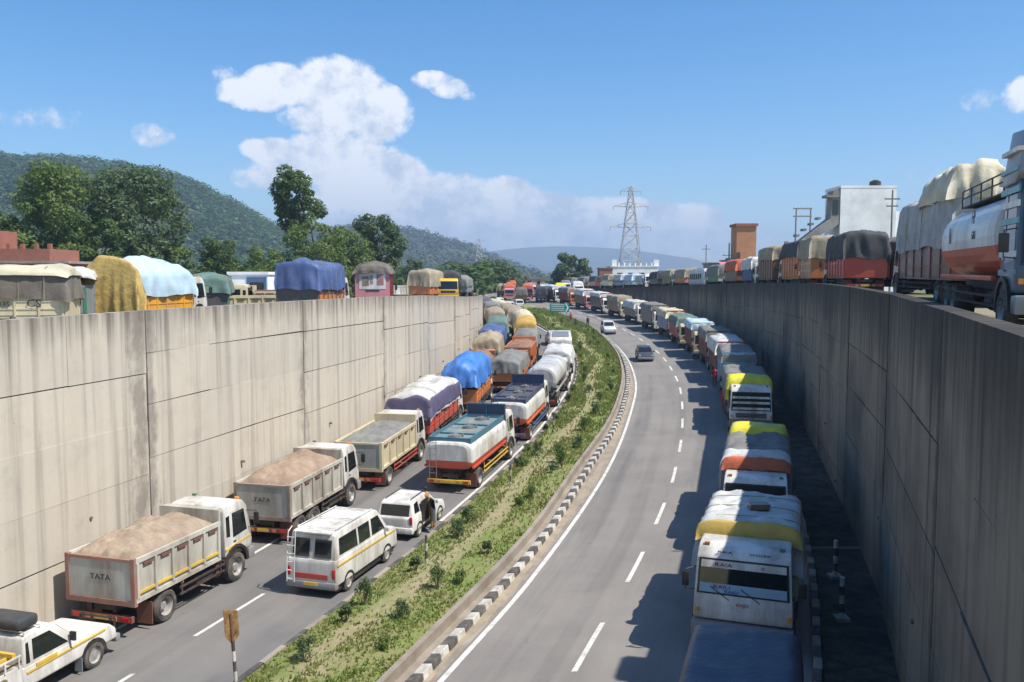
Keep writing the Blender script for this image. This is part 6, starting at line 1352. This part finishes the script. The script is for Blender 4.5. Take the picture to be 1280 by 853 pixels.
RT = [(55,2.95,'cargo truck with a dark sheet over a red tailboard left of the tall truck',dict(bodyc=RED,rearc=RED,tarp=M_darksheet,zt=3.75,zb=2.6,zd=2.5,seed=93,bulge=.12,lump=.1)),
      (64.5,2.6,'cargo truck with a tan sheet over orange ribbed sides',dict(bodyc=ORANGE,rearc=ORANGE,ribm=CREAM,tarp=M_tansheet,zt=4.0,zb=2.3,zd=2.0,seed=94,bulge=.3)),
      (74,2.5,'cargo truck with a dark sheet above an orange brown tail',dict(bodyc=ORANGE,rearc=ORANGE,tarp=M_darksheet,zt=4.1,zb=2.3,seed=95)),
      (83,2.4,'tall brown cargo truck left of the pole frame',dict(bodyc=BROWN,rearc=BROWN,tarp=M_tansheet,zt=4.1,zb=3.6,seed=96,panels=[(M_tansheet,.6,.9,2.0,3.5)])),
      (92,2.3,'white and blue truck facing the camera on the right terrace',dict(bodyc=BLUE,cabc=WHITE,tarp=M_whitesheet,zt=3.4,flip=True,seed=97)),
      (101.5,2.3,'dark orange cargo truck under a pink edged sheet',dict(bodyc=BROWN,rearc=BROWN,tarp=M_orangesheet,zt=3.4,zb=3.0,seed=98)),
      (110.5,2.3,'green and cream truck next to the parked bus',dict(bodyc=GREEN,rearc=CREAM,tarp=M_greysheet,zt=3.1,seed=99)),
      (131,2.4,'orange and pink cargo truck right of the cream fronted one',dict(bodyc=ORANGE,rearc=PINK,tarp=M_tansheet,zt=3.1,seed=101)),
      (140,2.5,'cream fronted truck facing the camera above the wall',dict(bodyc=OLIVE,cabc=CREAM,tarp=M_tansheet,zt=3.2,flip=True,seed=102)),
      (151,2.5,'dark cargo truck left of the cream fronted one',dict(bodyc=DARKP,tarp=M_darksheet,zt=3.1,seed=103)),
      (162,2.5,'small white truck in the far part of the right terrace row',dict(bodyc=WHITE,cabc=WHITE,tarp=M_whitesheet,zt=2.8,flip=True,seed=104)),
      (173,2.5,'pale blue covered truck in the far right terrace row',dict(bodyc=LBLUE,rearc=LBLUE,tarp=M_palebluesheet,zt=3.1,seed=105)),
      (184,2.5,'truck with a blue tail in the far right terrace row',dict(bodyc=BLUE,rearc=BLUE,tarp=M_whitesheet,zt=3.3,seed=106)),
      (196,2.6,'tan boxy truck in the far right terrace row',dict(bodyc=CREAM,rearc=M_tansheet,tarp=M_tansheet,zt=3.5,seed=107)),
      (208,2.6,'maroon truck in the far right terrace row',dict(bodyc=MAROON,tarp=M_darksheet,zt=3.3,seed=108)),
      (220,2.6,'brown truck at the far end of the right terrace row',dict(bodyc=BROWN,tarp=M_greysheet,zt=3.2,seed=109)),
      (232,2.6,'dull red truck beyond the far end of the right terrace row',dict(bodyc=MAROON,tarp=M_greysheet,zt=3.2,seed=110))]
for D, o_, lb, kw in RT:
    kw['bulge'] = .08; kw['lump'] = .1; kw['zb'] = kw['zt']-(1.0 if D > 70 else 1.35); kw['zd'] = kw['zb']-.1
for D, o_, lb, kw in RT: rt(lb, D, o_, L=8.2, detail=2 if D < 65 else 1 if D < 100 else 0, **kw)
bus('grey and white bus parked on the right terrace', 120.5, lambda d: WALLR(d)+2.5, True, SILVER, 9, fz=lambda X, d: GR(d))
# stalls with pink awnings on the right terrace
for D, o_, lb in [(100,6.2,'pink awning stall behind the dark orange truck'),(117,6.5,'long pink awning stall behind the bus')]:
    root = thing('market_stall', lb, 'stall', (WALLR(D)+o_, D, GR(D))); part('awning', MB().add([(-2.6,-1.4,3.1),(2.6,-1.4,3.1),(2.6,1.4,3.9),(-2.6,1.4,3.9),(-2.6,-1.4,3.05),(2.6,-1.4,3.05),(2.6,1.4,3.85),(-2.6,1.4,3.85)], [(0,1,2,3),(7,6,5,4),(0,4,5,1),(1,5,6,2),(2,6,7,3),(3,7,4,0)]), cloth('pink', (.6,.16,.24), .2), root)
    for x in (-2.4, 2.4):
        for y, h in ((-1.3, 3.05), (1.3, 3.82)): part('post', MB().cyl((x, y, -.1), (x, y, h), .05, .05, 6), M_chas, root)
    part('counter', MB().box(-2.2, 2.2, -1.1, .2, 0, 1.0), M_gwall, root)
# people and a motorcycle
def ptz(X, D): return Z(X, D)+.01
for x, D, lb, s_, t_, po in [(897,60.5,'person in red beside the cab of the pale blue fronted truck',M_redc,M_redc,'stand'),(886,70.5,'person in red standing beside the teal cab truck',M_redc,M_darkc,'stand'),(735,128,'person in dark clothes walking along the median edge',M_darkc,M_darkc,'walk')]:
    X = (x-640)*D/FPX+(0.6 if D < 80 else 0); person(lb, (X, D, ptz(X, D)), R(160), s_, t_, po)
X, D = 9.6, 137; mc = thing('motorcycle', 'red motorcycle riding past the far end of the median', 'motorcycle', (X, D, ptz(X, D)), (0, 0, R(170)))
for y in (-.62, .62): wheel(mc, 0, y, .3, .1, 1, True, 1)
part('frame', MB().box(-.1, .1, -.5, .4, .42, .72, .05), M_redc, mc); part('seat', MB().box(-.13, .13, -.6, .1, .74, .84, .03), M_black, mc); part('handlebar', MB().tube([(-.33,.4,1.02),(0,.5,.98),(.33,.4,1.02)], .02), M_black, mc); part('fork', MB().tube([(0,.5,.98),(0,.62,.3)], .03), M_black, mc)
P_ = person('person in red riding the far motorcycle', (X, D, ptz(X, D)-.12), R(170), M_redc, M_darkc, 'stand')
# boulder-like rubble: a dusty strip of litter on the pavement kerb
# ---- air
hz = MB().box(-4300, 5200, -45, 6300, -3, 345)
m, nt, b = newmat('air'); nt.nodes.remove(b); pv = nt.nodes.new('ShaderNodeVolumePrincipled'); pv.inputs['Color'].default_value = (.55,.74,1,1); pv.inputs['Density'].default_value = .00031; pv.inputs['Anisotropy'].default_value = .1
nt.links.new(pv.outputs[0], nt.nodes['Material Output'].inputs['Volume'])
o = link('haze', hz.mesh('haze', m)); tag(o, 'thin blue haze over the valley and the far hills', 'haze', kind='stuff')
# the near end of the terraces reaches behind the camera, everything above stands inside the air box
